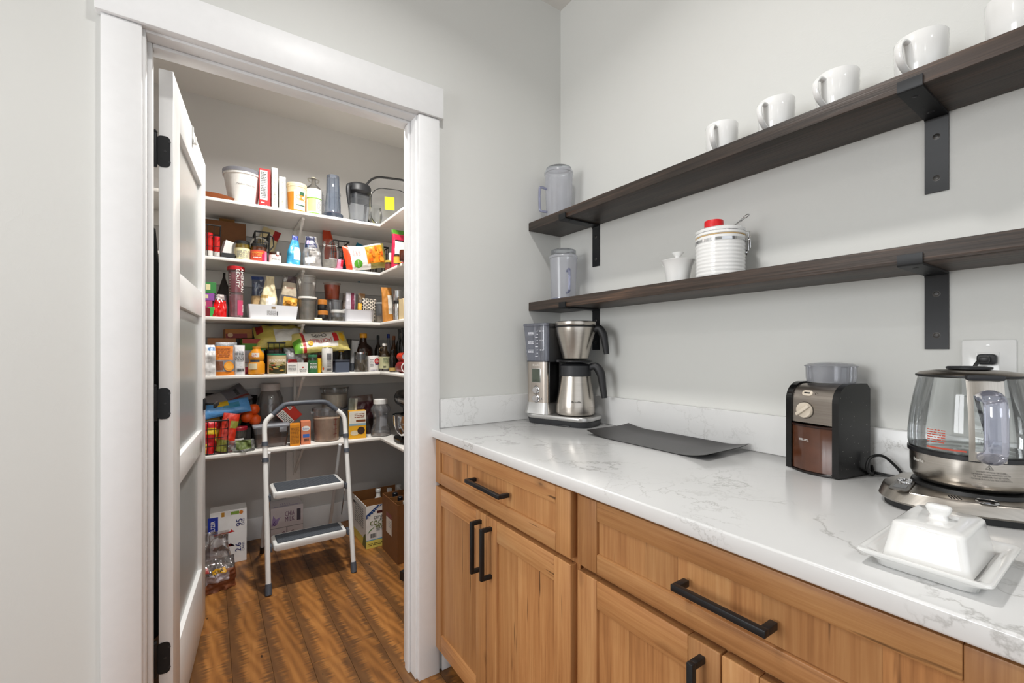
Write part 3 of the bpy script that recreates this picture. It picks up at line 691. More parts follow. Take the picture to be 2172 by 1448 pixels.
obj('kettle_ring', MB().lathe([(.0835, .055), (.0865, .0565), (.0865, .0635), (.0845, .0645), (.06, .0625), (0, .0625)], 56), plain('#1a1b1d', .3), ke)
obj('water', MB().lathe([(0, .0632), (.083, .0632), (.0838, .0665), (.0835, .0668), (0, .0668)], 48), clear('#eef1f0', .1), ke)
jug = [(.0845, .0645), (.0862, .075), (.086, .095), (.083, .13), (.0775, .165), (.0715, .195), (.0705, .199)]
gj = obj('glass_jug', MB().lathe(jug, 64), GLASS, ke)
REDP = plain('#b4442e', .5)
def SJ(a0): return lambda u, v, o_=0: ((.0858+o_)*math.sin(a0+u/.0858), -(.0858+o_)*math.cos(a0+u/.0858), v)
patch(gj, SJ(-.62), -.028, .028, .0705, .0735, REDP, .0003, 'max_line', 10, 1)
lines(gj, SJ(-.75), -.016, .012, .080, .106, 6, REDP, 'warning_print', .0003)
obj('jug_lid', MB().lathe([(.0712, .1985), (.0735, .1995), (.0735, .2035), (.068, .2075), (.045, .2115), (0, .213)], 56), brushed('#9a9187', .3), ke)
obj('lid_seal', MB().lathe([(.0735, .1993), (.0745, .2), (.0745, .2028), (.0735, .2034)], 56), BLK, ke)
obj('lid_knob', MB().lathe([(.028, .2128), (.031, .2135), (.0315, .217), (.029, .2185), (0, .2195)], 40), plain('#202124', .5), ke)
obj('lid_hinge', MB().box(-.024, .024, -.081, -.066, .196, .2055, .003), plain('#202124', .5), ke)
def strap(a, b):
    u = -.0235+.047*a; z0 = .058+.14*b
    rj = [r for r, z in jug if z <= z0]; import bisect
    zs = [z for r, z in jug]; i = min(max(bisect.bisect(zs, z0)-1, 0), len(jug)-2); r = jug[i][0]+(jug[i+1][0]-jug[i][0])*max(0, (z0-jug[i][1])/(jug[i+1][1]-jug[i][1]))
    return (u, -math.sqrt((r+.0045)**2-u*u), z0)
mb = MB(); fl_ = lambda p: (abs(p[0]-.5) > .36 or p[1] < .13 or p[1] > .80)
mb.surf(lambda a, b: strap(a*.16, b), 3, 12).surf(lambda a, b: strap(.84+a*.16, b), 3, 12).surf(lambda a, b: strap(.16+a*.68, b*.12), 6, 3).surf(lambda a, b: strap(.16+a*.68, .8+b*.2), 6, 4)
obj('handle_strap', mb, brushed('#c3bdb5', .26, (240, 4, 4)), ke)
hp = bez([(0, -.078, .168), (0, -.100, .172), (0, -.1175, .160), (0, -.121, .12), (0, -.121, .09), (0, -.114, .07), (0, -.096, .065), (0, -.088, .067)], 5)
obj('jug_handle', MB().tube(hp, .0118, 12, flat=(1.25, .8)), clear('#eef0f8', .3, .24, hazecol='#c9cde4', rough=.06), ke)
GR = plain('#2b2b2b', .5)
for k, s_ in enumerate(('1.5', '1.2', '10', '75', '50')): text(gj, SJ(.0), s_, -.006, .165-.019*k, .004, GR, off=.0004)
SB = lambda u, v, o_=0: ((.0836+o_)*math.sin(u/.0836), -(.0836+o_)*math.cos(u/.0836), v)
for k, s_ in enumerate(('DO NOT IMMERSE OR CLEAN', 'EXTERIOR UNDER RUNNING WATER', 'NE PAS IMMERGER OU NETTOYER', "L'EXTERIEUR SOUS DE L'EAU COURANTE")): text(ke, SB, s_, .006, .040-.0043*k, .0021, GR, off=.0006)
tri = MB(); tri.tube([SB(.003+.0055*math.cos(q), .0475+.0048*math.sin(q), .0008) for q in (PI/2, PI/2+2*PI/3, PI/2+4*PI/3)], .0004, 4, closed=True); obj('warning_symbol', tri, GR, ke); text(ke, SB, '!', .003, .047, .005, GR)
text(ke, lambda u, v, o_=0: ((.0868+o_)*math.sin(u/.0868-1.18), -(.0868+o_)*math.cos(u/.0868-1.18), v), 'Breville', 0, .042, .006, plain('#e9e6e0', .4), off=-.002)

# ---- outlet, plug and cords
ol = empty('wall_outlet', (-.0005, -1.3447, 1.168)); tag(ol, 'white wall outlet plate behind the glass kettle', 'outlet')
def TX(): return Matrix(((0, 0, -1, 0), (-1, 0, 0, 0), (0, 1, 0, 0), (0, 0, 0, 1)))   # local xy -> wall plane
obj('cover_plate', MB().prism(rrect(.078, .118, .004), 0, .0055, 0, TX(), bev=.0015), WHITE, ol)
obj('receptacle', MB().prism(rrect(.0335, .067, .002), .0056, .0075, 0, TX(), bev=.0006), WHITE, ol)
obj('cover_screw', MB().lathe([(.003, .0055), (.0028, .0062), (0, .0064)], 14, T=TX() @ Matrix.Translation((0, .0475, 0))), WHITE, ol)
pg = empty('kettle_plug', (-.0085, -1.3447, 1.187)); tag(pg, 'black plug and cord of the kettle in the white outlet', 'plug')
obj('plug_body', MB().prism(rrect(.028, .021, .006), 0, .014, 0, TX(), bev=.002), plain('#26282b', .4), pg)
obj('plug_grip', MB().box(-.03, -.013, -.007, .009, -.006, .006, .003), plain('#1a1b1d', .4), pg)
obj('cord', MB().tube(bez([(-.024, .008, -.002), (-.03, .014, -.02), (-.03, .012, -.07), (-.025, .0, -.14), (-.022, -.01, -.22), (-.03, -.01, -.262)], 6), .0033, 8), BLK, pg)
gc = bez([(-.030, -1.1585, CT+.02), (-.028, -1.160, CT+.006), (-.05, -1.166, CT+.004), (-.075, -1.163, CT+.02), (-.07, -1.168, CT+.045), (-.05, -1.185, CT+.05), (-.035, -1.205, CT+.028), (-.03, -1.22, CT+.004)], 6)
gcd = obj('appliance_cord', MB().tube(gc, .0032, 8), BLK); tag(gcd, 'black power cord looping between the grinder and the kettle base', 'cord')
gc2 = bez([(-.030, -1.162, CT+.0045), (-.034, -1.19, CT+.0045), (-.030, -1.25, CT+.0045), (-.028, -1.32, CT+.0045)], 5)
obj('cord_run', MB().tube(gc2, .0032, 8), BLK, gcd)

# ---- porcelain butter dish
bd = empty('butter_dish', (-.498, -1.3745, CT), (0, 0, 0)); tag(bd, 'white porcelain butter dish with lid near the counter edge', 'butter dish')
def lip(w0, d0, z0, w1, d1, z1): return None
o0, o1, o2 = rrect(.150, .098, .014), rrect(.152, .100, .014), rrect(.186, .130, .008)
mb = MB(); L = [(rrect(.142, .09, .012), 0), (o1, .002), (rrect(.156, .104, .014), .009), (rrect(.18, .126, .01), .0165), (o2, .0195), (rrect(.185, .129, .008), .0225), (rrect(.18, .124, .009), .0232), (rrect(.152, .10, .012), .0165), (rrect(.146, .094, .012), .0125)]
n = len(o0); mb.add([(x, y, z) for P, z in L for x, y in P], [(i*n+k, i*n+(k+1) % n, (i+1)*n+(k+1) % n, (i+1)*n+k) for i in range(len(L)-1) for k in range(n)]+[tuple(range(n))[::-1], tuple((len(L)-1)*n+k for k in range(n))])
obj('plate', mb, PORC, bd, ang=60)
L = [(rrect(.138, .088, .009), .0128), (rrect(.1375, .0875, .009), .0145), (rrect(.118, .0735, .009), .055), (rrect(.1165, .072, .009), .0585), (rrect(.112, .067, .009), .0605), (rrect(.06, .03, .009), .0612)]
mb = MB(); mb.add([(x, y, z) for P, z in L for x, y in P], [(i*n+k, i*n+(k+1) % n, (i+1)*n+(k+1) % n, (i+1)*n+k) for i in range(len(L)-1) for k in range(n)]+[tuple(range(n))[::-1], tuple((len(L)-1)*n+k for k in range(n))])
lid = obj('lid', mb, PORC, bd, ang=60)
mb = MB(); L = [(rrect(.013, .02, .004), .061), (rrect(.011, .018, .004), .066), (rrect(.014, .025, .005), .0725), (rrect(.0155, .027, .006), .0765), (rrect(.013, .024, .006), .0795), (rrect(.007, .016, .003), .0805)]
mb.add([(x, y, z) for P, z in L for x, y in P], [(i*n+k, i*n+(k+1) % n, (i+1)*n+(k+1) % n, (i+1)*n+k) for i in range(len(L)-1) for k in range(n)]+[tuple((len(L)-1)*n+k for k in range(n))])
obj('lid_knob', mb, PORC, lid, ang=60)

# ================================================================== things on the plank shelves
ZU, ZL = 1.7565, 1.413
def mug(loc, ang):
    t = empty('coffee_mug', loc, (0, 0, ang))
    obj('cup', MB().lathe([(0, .001), (.027, .001), (.033, .003), (.0385, .014), (.042, .04), (.0432, .07), (.0432, .093), (.0422, .0945), (.041, .0935), (.0405, .07), (.039, .035), (.03, .008), (0, .006)], 48), PORC, t)
    hp = bez([(0, -.0415, .076), (0, -.056, .0775), (0, -.068, .066), (0, -.069, .05), (0, -.062, .033), (0, -.050, .022), (0, -.040, .017)], 5)
    obj('handle', MB().tube(hp, .0052, 10, flat=(1.35, .75)), PORC, t)
    return t
MUGL = ['leftmost white coffee mug on the upper shelf', 'second white coffee mug from the left on the upper shelf', 'middle white coffee mug on the upper shelf', 'white coffee mug right above the bracket on the upper shelf', 'rightmost white coffee mug cut off by the picture corner']
m0 = None
for k, y in enumerate((-.828, -.977, -1.1135, -1.2625, -1.398)):
    to = math.atan2(CAM[1]-y, CAM[0]+.1)+PI/2           # turns the handle to the camera
    a = to-(.38, .55, .62, .50, -.75)[k]
    if m0 is None: m0 = t = mug((-.1, y, ZU), a)
    else: t = dup(m0, (-.1, y, ZU), (0, 0, a))
    tag(t, MUGL[k], 'mug', 'white mugs on the upper shelf')
def pitcher(loc, rb, rt_, h, ang, label, lidh):
    t = empty('frosted_pitcher', loc, (0, 0, ang)); tag(t, label, 'pitcher', 'frosted plastic pitchers')
    obj('body', MB().lathe([(0, .004), (rb-.004, .001), (rb, .004), (rb+.0005, .012), (rt_, h-.012), (rt_+.0025, h-.01), (rt_+.0025, h-.004), (rt_, h)], 48), FROST, t)
    obj('foot_ring', MB().lathe([(rb-.006, .0008), (rb+.0004, .0012), (rb+.0008, .009), (rb-.002, .0095)], 40), clear('#dfe2f2', .15, .35, hazecol='#a9aed0'), t)
    hp = bez([(0, -rt_+.004, h*.62), (0, -rt_-.022, h*.64), (0, -rt_-.028, h*.58), (0, -rt_-.028, h*.25), (0, -rt_-.022, h*.16), (0, -rb+.001, h*.15)], 5)
    obj('handle', MB().tube(hp, .0052, 10), clear('#e6e8f6', .25, .25, hazecol='#b9bee0'), t)
    obj('lid', MB().lathe([(rt_-.004, h-.002), (rt_-.005, h+lidh-.002), (rt_-.008, h+lidh), (0, h+lidh)], 40), clear('#eceff2', .12, .05), t)
    return t
pitcher((-.098, -.102, ZU), .052, .059, .205, math.atan2(CAM[1]+.102, CAM[0]+.098)+PI/2-1.15, 'frosted clear pitcher on the upper shelf in the corner', .014)
pitcher((-.098, -.132, ZL), .050, .057, .186, math.atan2(CAM[1]+.132, CAM[0]+.098)+PI/2+.28, 'frosted clear pitcher on the lower shelf above the coffee maker', .024)
lb = empty('lidded_bowl', (-.115, -.693, ZL)); tag(lb, 'small white lidded porcelain bowl beside the ribbed canister', 'bowl')
obj('bowl', MB().lathe([(0, .0008), (.03, .0008), (.0335, .003), (.0375, .03), (.0415, .05), (.0475, .0645), (.0512, .0705), (.0505, .0715), (.047, .070)], 48), PORC, lb)
bl = obj('lid', MB().lathe([(.0505, .0716), (.046, .0725), (.02, .0755), (.0085, .0775), (.0075, .081), (.010, .087), (.0185, .0955), (.0188, .0965), (.012, .0975), (0, .0978)], 48), PORC, lb)
cn = empty('ribbed_canister', (-.094, -.8195, ZL), (0, 0, math.radians(-52))); tag(cn, 'white ribbed ceramic canister with steel clamp on the lower shelf', 'canister')
pr = [(0, .0008), (.062, .0008), (.0655, .003)]
for k in range(9): pr += [(.0662, .0065+k*.0105), (.0668, .009+k*.0105), (.0662, .0115+k*.0105), (.0655, .0142+k*.0105)]
pr += [(.066, .101), (.066, .116), (.0645, .117)]
obj('jar', MB().lathe(pr, 56), PORC, cn)
obj('clamp_band', MB().lathe([(.0663, .1005), (.0672, .101), (.0672, .1085), (.0663, .109)], 56), CHROME, cn)
obj('gasket', MB().lathe([(.0635, .1165), (.0662, .1172), (.0662, .1195), (.0635, .12)], 48), plain('#c8a873', .6), cn)
cl = obj('lid', MB().lathe([(.0655, .1198), (.0672, .121), (.0675, .127), (.0665, .1285), (.0672, .130), (.0672, .137), (.063, .1405), (.058, .1405), (.055, .1385), (0, .1385)], 56), PORC, cn)
obj('lid_wire', MB().lathe([(.0668, .1278), (.0682, .1288), (.0668, .1298)], 48), CHROME, cl)
mb = MB(); mb.tube([(.067, -.008, .132), (.0755, -.009, .131), (.076, -.009, .108), (.0715, -.009, .105)], .0012, 6); mb.tube([(.067, .008, .132), (.0755, .009, .131), (.076, .009, .108), (.0715, .009, .105)], .0012, 6)
mb.box(.0705, .0725, -.009, .009, .075, .11, .0008, T=Matrix.Translation((.002, 0, 0)) @ Matrix.Rotation(.0, 4, 'Y')).box(.0765, .079, -.0085, .0085, .083, .118, .0008)
obj('clamp_lever', mb, CHROME, cn)
obj('valve_disc', MB().lathe([(0, .0035), (.008, .0035), (.0085, 0)], 20, T=Matrix.Translation((.0665, 0, .072)) @ Matrix.Rotation(PI/2, 4, 'Y')), CHROME, cn)
rc = obj('silicone_stopper', MB().lathe([(0, .0003), (.0245, .0003), (.0258, .002), (.0258, .026), (.0245, .0285), (.022, .029), (0, .029)], 40), plain('#d1121a', .45, 0, .03), None, (-.103, -.806, ZL+.1412)); tag(rc, 'bright red round stopper standing on the canister lid', 'stopper')
sp = MB(); T = Matrix.Translation((-.088, -.852, ZL+.143)) @ Matrix.Rotation(math.radians(-100), 4, 'Z') @ Matrix.Rotation(math.radians(-24), 4, 'Y')
ring = rrect(.016, .011, .005, 4, .05, 0)
sp.box(-.02, .042, -.0055, .0055, -.0006, .0008, .0005, T=T); sp.tube([(x, y, 0) for x, y in ring], .0015, 6, closed=True, T=T)
so = obj('scoop_handle', sp, CHROME); tag(so, 'steel measuring scoop handle lying on the canister lid', 'scoop')
# ================================================================== pantry goods
def place(k, pl, pr, pt, Y, zb=None):
    z0 = SZ[k]+.0004 if zb is None else zb
    a, b = onY(pl, pt, Y).x, onY(pr, pt, Y).x
    return (a+b)/2, b-a, onY((pl+pr)/2, pt, Y).z-z0, z0
RW = random.Random(21)
def carton(name, label, cat, x, y, z, w, d, h, col, rz=0, mat=None, group=None, rx=0, ry=0, flap=False):
    """closed cardboard box standing on its base, front towards -y"""
    o = obj(name, MB().box(-w/2, w/2, -d/2, d/2, 0, h, .0012, seg=1), mat or plain(col, .5, 0, .03), None, (x, y, z), (rx, ry, rz)); tag(o, label, cat, group)
    if flap: obj('top_flap', MB().box(-w/2+.002, w/2-.002, -d/2+.002, d/2-.002, h, h+.0012), mat or plain(col, .5, 0, .03), o)
    return o
def lathed(name, label, cat, x, y, z, prof, mat, seg=32, group=None, rz=0, rx=0):
    o = obj(name, MB().lathe(prof, seg), mat, None, (x, y, z), (rx, 0, rz)); tag(o, label, cat, group); return o
def lid(o, r, z0, z1, mat, name='lid', rib=False):
    e = min(.0025, (z1-z0)*.3); obj(name, MB().lathe([(r-.001, z0), (r, z0+.0006), (r, z1-e), (r-e, z1), (0, z1)], 32), mat, o)
def band(o, rf, z0, z1, mat, a=PI, name='label', off=.0005):
    """paper label wrapped round a jar or can"""
    S = S_cyl(rf); n = 24; mb = MB(); R = rf if not callable(rf) else None
    def fn(p, q):
        v = z0+(z1-z0)*q; r = rf(v) if callable(rf) else rf; t = -a+2*a*p; return ((r+off)*math.sin(t), -(r+off)*math.cos(t), v)
    mb.surf(fn, n, 4); return obj(name, mb, mat, o)
def fill(o, r, z0, z1, mat, name='contents', wob=.0):
    rr = r if not callable(r) else None
    pr_ = [(0, z0)]+[((r(z0+(z1-z0)*k/4) if callable(r) else r), z0+(z1-z0)*k/4) for k in range(5)]+[(0, z1+wob)]
    return obj(name, MB().lathe(pr_, 24), mat, o)
def jar(name, label, x, y, z, w, h, lidc, body, cont=None, contz=.8, cat='jar', labc=None, labz=(.15, .65), lidh=.16, sh=.92, lida=None, group=None, rz=0):
    r = w/2; zl = h*(1-lidh)
    prof = [(0, .0008), (r*.9, .0008), (r, .006), (r, zl*.86), (r*sh, zl*.97), (r*sh, zl)]
    o = lathed(name, label, cat, x, y, z, prof, body, group=group, rz=rz)
    lid(o, r*(sh+.03), zl, h, lida or plain(lidc, .35))
    if cont: fill(o, r*.94, .003, zl*contz, cont)
    if labc: band(o, r, zl*labz[0], zl*labz[1], plain(labc, .5, 0, .02))
    return o
def tub(name, label, x, y, z, wt, wb, h, body, cont=None, contz=.8, lidm=None, lidh=.012, cat='container', group=None):
    rt_, rb = wt/2, wb/2; rf = lambda v: rb+(rt_-rb)*v/h
    o = lathed(name, label, cat, x, y, z, [(0, .0008), (rb*.93, .0008), (rb, .004), (rf(h*.93), h*.93), (rt_*1.03, h*.94), (rt_*1.03, h), (rt_*.99, h)], body, group=group)
    if cont: fill(o, lambda v: rf(v)*.965, .003, h*contz, cont, wob=h*.02)
    if lidm: lid(o, rt_*1.05, h, h+lidh, lidm)
    return o
def bottle(name, label, x, y, z, w, h, body, cap, neck=.35, shoulder=.62, capc=.09, cat='bottle', labc=None, labz=(.12, .5), cont=None, contz=.5, group=None):
    r = w/2; n = r*neck
    prof = [(0, .0008), (r*.92, .0008), (r, .005), (r, h*shoulder), (r*.85, h*(shoulder+.08)), (n*1.15, h*(1-capc-.14)), (n, h*(1-capc-.06)), (n, h*(1-capc))]
    o = lathed(name, label, cat, x, y, z, prof, body, group=group)
    lid(o, n*1.18, h*(1-capc), h, cap, 'cap')
    if labc: band(o, r, h*labz[0], h*labz[1], plain(labc, .5, 0, .02))
    if cont: fill(o, r*.95, .003, h*contz, cont)
    return o
def bag(name, label, x, y, z, w, h, t, mats, style='pillow', regions=(), seed=0, rot=(0, 0, 0), crump=.12, cat='bag', group=None, nu=22, nv=26, taper=1.0, mode='XYZ'):
    def th(u, v):
        e = min(1, abs(2*u/w)); f = v/h
        if style == 'pillow': k = max(0, 1-e**2.5)**.6*max(0, 1-abs(2*f-1)**5)**.75
        elif style == 'pouch': k = max(0, 1-e**4)**.5*max(0, math.cos(min(1, f)*PI/2))**.75
        else: k = max(0, 1-e**8)**.5*(1 if f < .66 else max(0, 1-(f-.66)/.34)**.8)
        return t/2*k
    def S(u, v, o=0, side=-1):
        f = v/h; ww = 1-(.07*math.sin(PI*min(1, max(0, f))) if style == 'pillow' else .03*f)
        ww *= 1-(1-taper)*max(0, min(1, (f-.45)/.45))
        k = th(u, v); damp = min(1, k/(t*.12+1e-9))
        nz = noise.noise(Vector((u*22, v*22, seed*7.3+side)))*crump*t*.5*damp + noise.noise(Vector((u*60, v*60, seed*3.1+side)))*crump*t*.22*damp
        sway = .06*w*noise.noise(Vector((seed*1.7, v*9, 0)))*f
        return (u*ww+sway, side*(k+nz+.0006+o), v)
    def mi(a, b):
        for i, (u0, u1, v0, v1) in regions:
            if u0 <= a <= u1 and v0 <= b <= v1: return i
        return 0
    mb = MB()
    mb.surf(lambda a, b: S((a-.5)*w, b*h), nu, nv, mfn=mi)
    mb.surf(lambda a, b: S((a-.5)*w, b*h, 0, 1), nu, nv, mfn=lambda a, b: 0)
    if style != 'pillow': mb.surf(lambda a, b: tuple(p*(1-b)+q*b for p, q in zip(S((a-.5)*w, 0), S((a-.5)*w, 0, 0, 1))), nu, 2)
    o = obj(name, mb, mats, None, (x, y, z), rot, ang=70); tag(o, label, cat, group); o.rotation_mode = mode
    return o, (lambda u, v, off=0: S(u, v, off+.0008))
def wire_basket(name, label, x0, x1, y0, y1, z, h, r=.0022, nx=3, nz=3, ny=3, handle=False, z1=None):
    t = empty(name, ((x0+x1)/2, (y0+y1)/2, z)); tag(t, label, 'basket'); w, d = (x1-x0)/2, (y1-y0)/2
    obj('rim', MB().tube([(-w, -d, h), (w, -d, h), (w, d, h), (-w, d, h)], r*1.7, 6, closed=True), BLK, t)
    mb = MB(); mb.tube([(-w*.94, -d*.94, r), (w*.94, -d*.94, r), (w*.94, d*.94, r), (-w*.94, d*.94, r)], r, 5, closed=True)
    for k in range(1, nz): f = k/nz; g = .94+.06*f; mb.tube([(-w*g, -d*g, h*f), (w*g, -d*g, h*f), (w*g, d*g, h*f), (-w*g, d*g, h*f)], r*.8, 5, closed=True)
    obj('hoop_wires', mb, BLK, t); mb = MB()
    for k in range(nx+1):
        a = -w+2*w*k/nx
        for s in (-1, 1): mb.tube([(a*.94, s*d*.94, r), (a, s*d, h)], r*.8, 5)
        mb.tube([(a*.94, -d*.94, r), (a*.94, d*.94, r)], r*.8, 5)
    for k in range(1, ny):
        a = -d+2*d*k/ny
        for s in (-1, 1): mb.tube([(s*w*.94, a*.94, r), (s*w, a, h)], r*.8, 5)
    obj('upright_wires', mb, BLK, t)
    if handle: obj('handle', MB().tube([(w, -d*.5, h*.95), (w+.022, -d*.5, h*.88), (w+.026, -d*.5, h*.45), (w+.004, -d*.5, h*.2)], r*1.2, 6), BLK, t)
    return t
INK = plain('#2c2c2c', .6, 0, .02); INKW = plain('#f2f0ea', .5, 0, .02); RED = plain('#c01418', .45); GREY = plain('#8c8c8c', .6)
PAPER = plain('#ecebe6', .6, 0, .02)
# ------------------------------------------------------------ top shelf
K = 0
x, w, h, z = place(K, 434, 482, 401, 1.49)
o = lathed('copper_platter', 'round copper platter lying on the top pantry shelf by the door', 'platter', x-.03, 1.50, z, [(0, .002), (.10, .002), (.135, .018), (.145, .03), (.147, .031), (.14, .026), (.10, .006), (0, .006)], plain('#9a5a36', .3, .7), 48)
x, w, h, z = place(K, 481, 549, 360, 1.47)
o = tub('white_bucket', 'white plastic bucket with translucent lid on the top pantry shelf', x, 1.47, z, .196, .135, .185, plain('#e9e6e1', .35), lidm=clear('#e4e6ee', .1, .5, hazecol='#d5d7e2'), lidh=.022, cat='bucket')
text(o, S_cyl(lambda v: .068+.03*v/.185), 'Mandarin Orange Slice', .012, .115, .0075, INK, rot=-.03, off=.002)
x, w, h, z = place(K, 549, 575, 361, 1.41)
o = carton('cereal_box', 'red box with white nutrition panel on the top pantry shelf', 'box', x, 1.43, z, w*.9, .09, h, '#c8161b', -.05)
S = S_flat(-.045); w9 = w*.9
patch(o, S, -w9/2+.003, w9/2-.016, h*.2, h*.95, PAPER); lines(o, S, -w9/2+.006, w9/2-.02, h*.24, h*.92, 16, INK, seed=2); lines(o, S, -w9/2+.008, w9/2-.03, h*.1, h*.16, 1, INKW)
text(o, S, 'omelet', 0, h*.05, .012, INKW)
for pl, pr_, pt, s_, yy, lab in ((576, 590, 357, 'COUNTRY OF ORIGIN', 1.43, 'taller slim white carton beside the red box on the top shelf'), (592, 607, 376, 'ELEMENT OF THIGH', 1.42, 'shorter slim white carton beside the turmeric tub')):
    x, w, h, z = place(K, pl, pr_, pt, yy-.04)
    o = carton('slim_carton', lab, 'carton', x, yy, z, w*.92, .1, h, '#e7e4da', -.04); text(o, S_flat(-.05), s_, 0, h*.45, .012, plain('#9aa08c', .6), rot=PI/2, width=h*.75)
x, w, h, z = place(K, 608, 650, 392, 1.41)
o = tub('turmeric_tub', 'cream tub with orange turmeric label on the top pantry shelf', x, 1.41, z, w*.98, w*.84, h*.92, plain('#dfc9a2', .4), lidm=plain('#e0cdaa', .4), lidh=.014)
rf = lambda v: w*.42+(w*.07)*v/h; Sx = S_cyl(rf)
band(o, rf, h*.04, h*.68, plain('#c8801f', .5), PI, off=.0008); patch(o, Sx, -.022, .048, h*.08, h*.74, plain('#eae2d2', .5), .0014); patch(o, Sx, -.01, .044, h*.42, h*.60, plain('#c8801f', .5), .002, shape='oval'); patch(o, Sx, .008, .036, h*.58, h*.7, plain('#2d5a40', .5), .0026)
text(o, Sx, 'TURMERIC', .015, h*.38, .014, plain('#b06a28', .5), width=.062, off=.003); patch(o, Sx, -.01, .044, h*.22, h*.26, plain('#35594a', .5), .002)
x, w, h, z = place(K, 648, 682, 377, 1.42)
o = bottle('glass_jug', 'glass jug with green and cream label on the top shelf', x, 1.42, z, w*.98, h, clear('#d9d5cb', .2, .1), plain('#a8a08c', .3), .28, .66, .03, labc='#ece9e0', labz=(.02, .68), cat='jug')
patch(o, S_cyl(w*.49), -.05, .05, h*.02, h*.07, plain('#6fa03c', .5), .0012); patch(o, S_cyl(w*.49), -.04, .006, h*.10, h*.42, plain('#e6bd80', .5), .0012); patch(o, S_cyl(w*.49), -.05, .05, h*.42, h*.45, plain('#6fa03c', .5), .0014); lines(o, S_cyl(w*.49), .01, .045, h*.1, h*.4, 9, GREY)
mb = MB(); [mb.tube(bez([(s*.012, 0, h*.97), (s*.03, 0, h*.955), (s*.028, 0, h*.9), (s*.016, 0, h*.87)], 4), .004, 6) for s in (-1, 1)]; obj('jug_handle', mb, clear('#d9d5cb', .2, .1), o)
x, w, h, z = place(K, 682, 728, 405, 1.47)
o = tub('clear_pitcher', 'clear plastic measuring pitcher behind the blender cup', x, 1.525, z, w*.94, w*.84, h, PLASTIC, cat='pitcher')
obj('handle', MB().tube(bez([(-w*.44, -.03, h*.85), (-w*.52, -.07, h*.84), (-w*.52, -.075, h*.3), (-w*.44, -.03, h*.2)], 5), .006, 8), PLASTIC, o)
x, w, h, z = place(K, 692, 720, 374, 1.40)
o = lathed('blender_cup', 'tall smoky blender cup standing upside down on the top shelf', 'cup', x, 1.397, z, [(.0, .001), (.056, .001), (.058, .006), (.057, .028), (.05, .03), (.047, .036), (.046, .09), (.040, .16), (.038, h-.004), (.035, h), (0, h)], GLASSB)
obj('threaded_ring', MB().lathe([(.057, .002), (.0605, .004), (.0605, .026), (.057, .028)], 20), clear('#c3cfde', .2, .35, hazecol='#5d6f88'), o); fill(o, .042, .03, .036, plain('#6b3a30', .5), 'blade_seal')
mb = MB(); [mb.tube([(.044*math.sin(a), -.044*math.cos(a), .05), (.0385*math.sin(a), -.0385*math.cos(a), h-.02)], .0014, 4) for a in (-.7, 0, .7)]; obj('ribs', mb, clear('#c6cedb', .2, .4, hazecol='#66728a'), o)
x, w, h, z = place(K, 736, 786, 390, 1.42)
o = empty('blender_jar', (x, 1.425, z), (0, 0, .12)); tag(o, 'square clear blender jar with black lid and handle', 'blender jar')
obj('jar_body', MB().prism(rrect(.096, .096, .02), .012, h*.66, 0, top=rrect(.126, .126, .03)), clear('#eef1f5', .15, .12, hazecol='#c3cad4'), o)
obj('jar_foot', MB().prism(rrect(.1, .1, .02), .0, .014, 0), clear('#b9c6d6', .2, .3, hazecol='#5f7590'), o)
obj('lid_skirt', MB().prism(rrect(.120, .120, .03), h*.58, h*.70), plain('#16171a', .4), o)
obj('jar_lid', MB().prism(rrect(.152, .15, .07, 8), h*.70, h*.98, 0, bev=.02), plain('#1d1e21', .5), o)
obj('jar_handle', MB().tube(bez([(-.062, -.03, h*.88), (-.088, -.05, h*.83), (-.09, -.055, h*.6), (-.084, -.055, h*.38)], 5), [.013]*10+[.012, .011, .010, .009, .009, .008], 10), plain('#1d1e21', .5), o)
x = onY(806, 420, 1.40).x
o = empty('glass_cover', (-.275, 1.475, SZ[0]), (0, 0, -.25)); tag(o, 'clear lidded container with black rim and yellow sticker on the top shelf corner', 'container')
T = Matrix.Rotation(PI/2-.12, 4, 'X')
oo = rrect(.34, .38, .11, 8, 0, .1985)
mb = MB(); mb.tube([(a, b, 0) for a, b in oo], .0075, 8, closed=True, T=T); obj('black_rim', mb, plain('#1a1b1d', .35), o)
obj('inner_rim', MB().tube([(a*.78, .193+(b-.1985)*.74, -.05) for a, b in oo], .0028, 6, closed=True, T=T), plain('#232427', .35), o)
n = len(oo); mb = MB(); mb.add([tuple(T @ Vector((a, b, 0))) for a, b in oo]+[tuple(T @ Vector((a*.78, .193+(b-.1985)*.74, -.05))) for a, b in oo], [(k, (k+1) % n, n+(k+1) % n, n+k) for k in range(n)]+[tuple(n+k for k in range(n))]); obj('clear_shell', mb, PLASTIC, o)
mb = MB(); mb.add([tuple(T @ Vector(p)) for p in ((-.045, .15, .012), (.02, .15, .012), (.02, .245, .012), (-.045, .245, .012))], [(0, 1, 2, 3)]); st = obj('sticker', mb, plain('#f2ea00', .5), o)
x = onY(797, 470, 1.37).x
o = lathed('glass_pitcher', 'small clear glass pitcher at the corner of the top shelf', 'pitcher', -.412, 1.388, SZ[0]+.0005, [(0, .002), (.03, .001), (.033, .005), (.042, .06), (.036, .10), (.038, .125)], GLASS, 28)
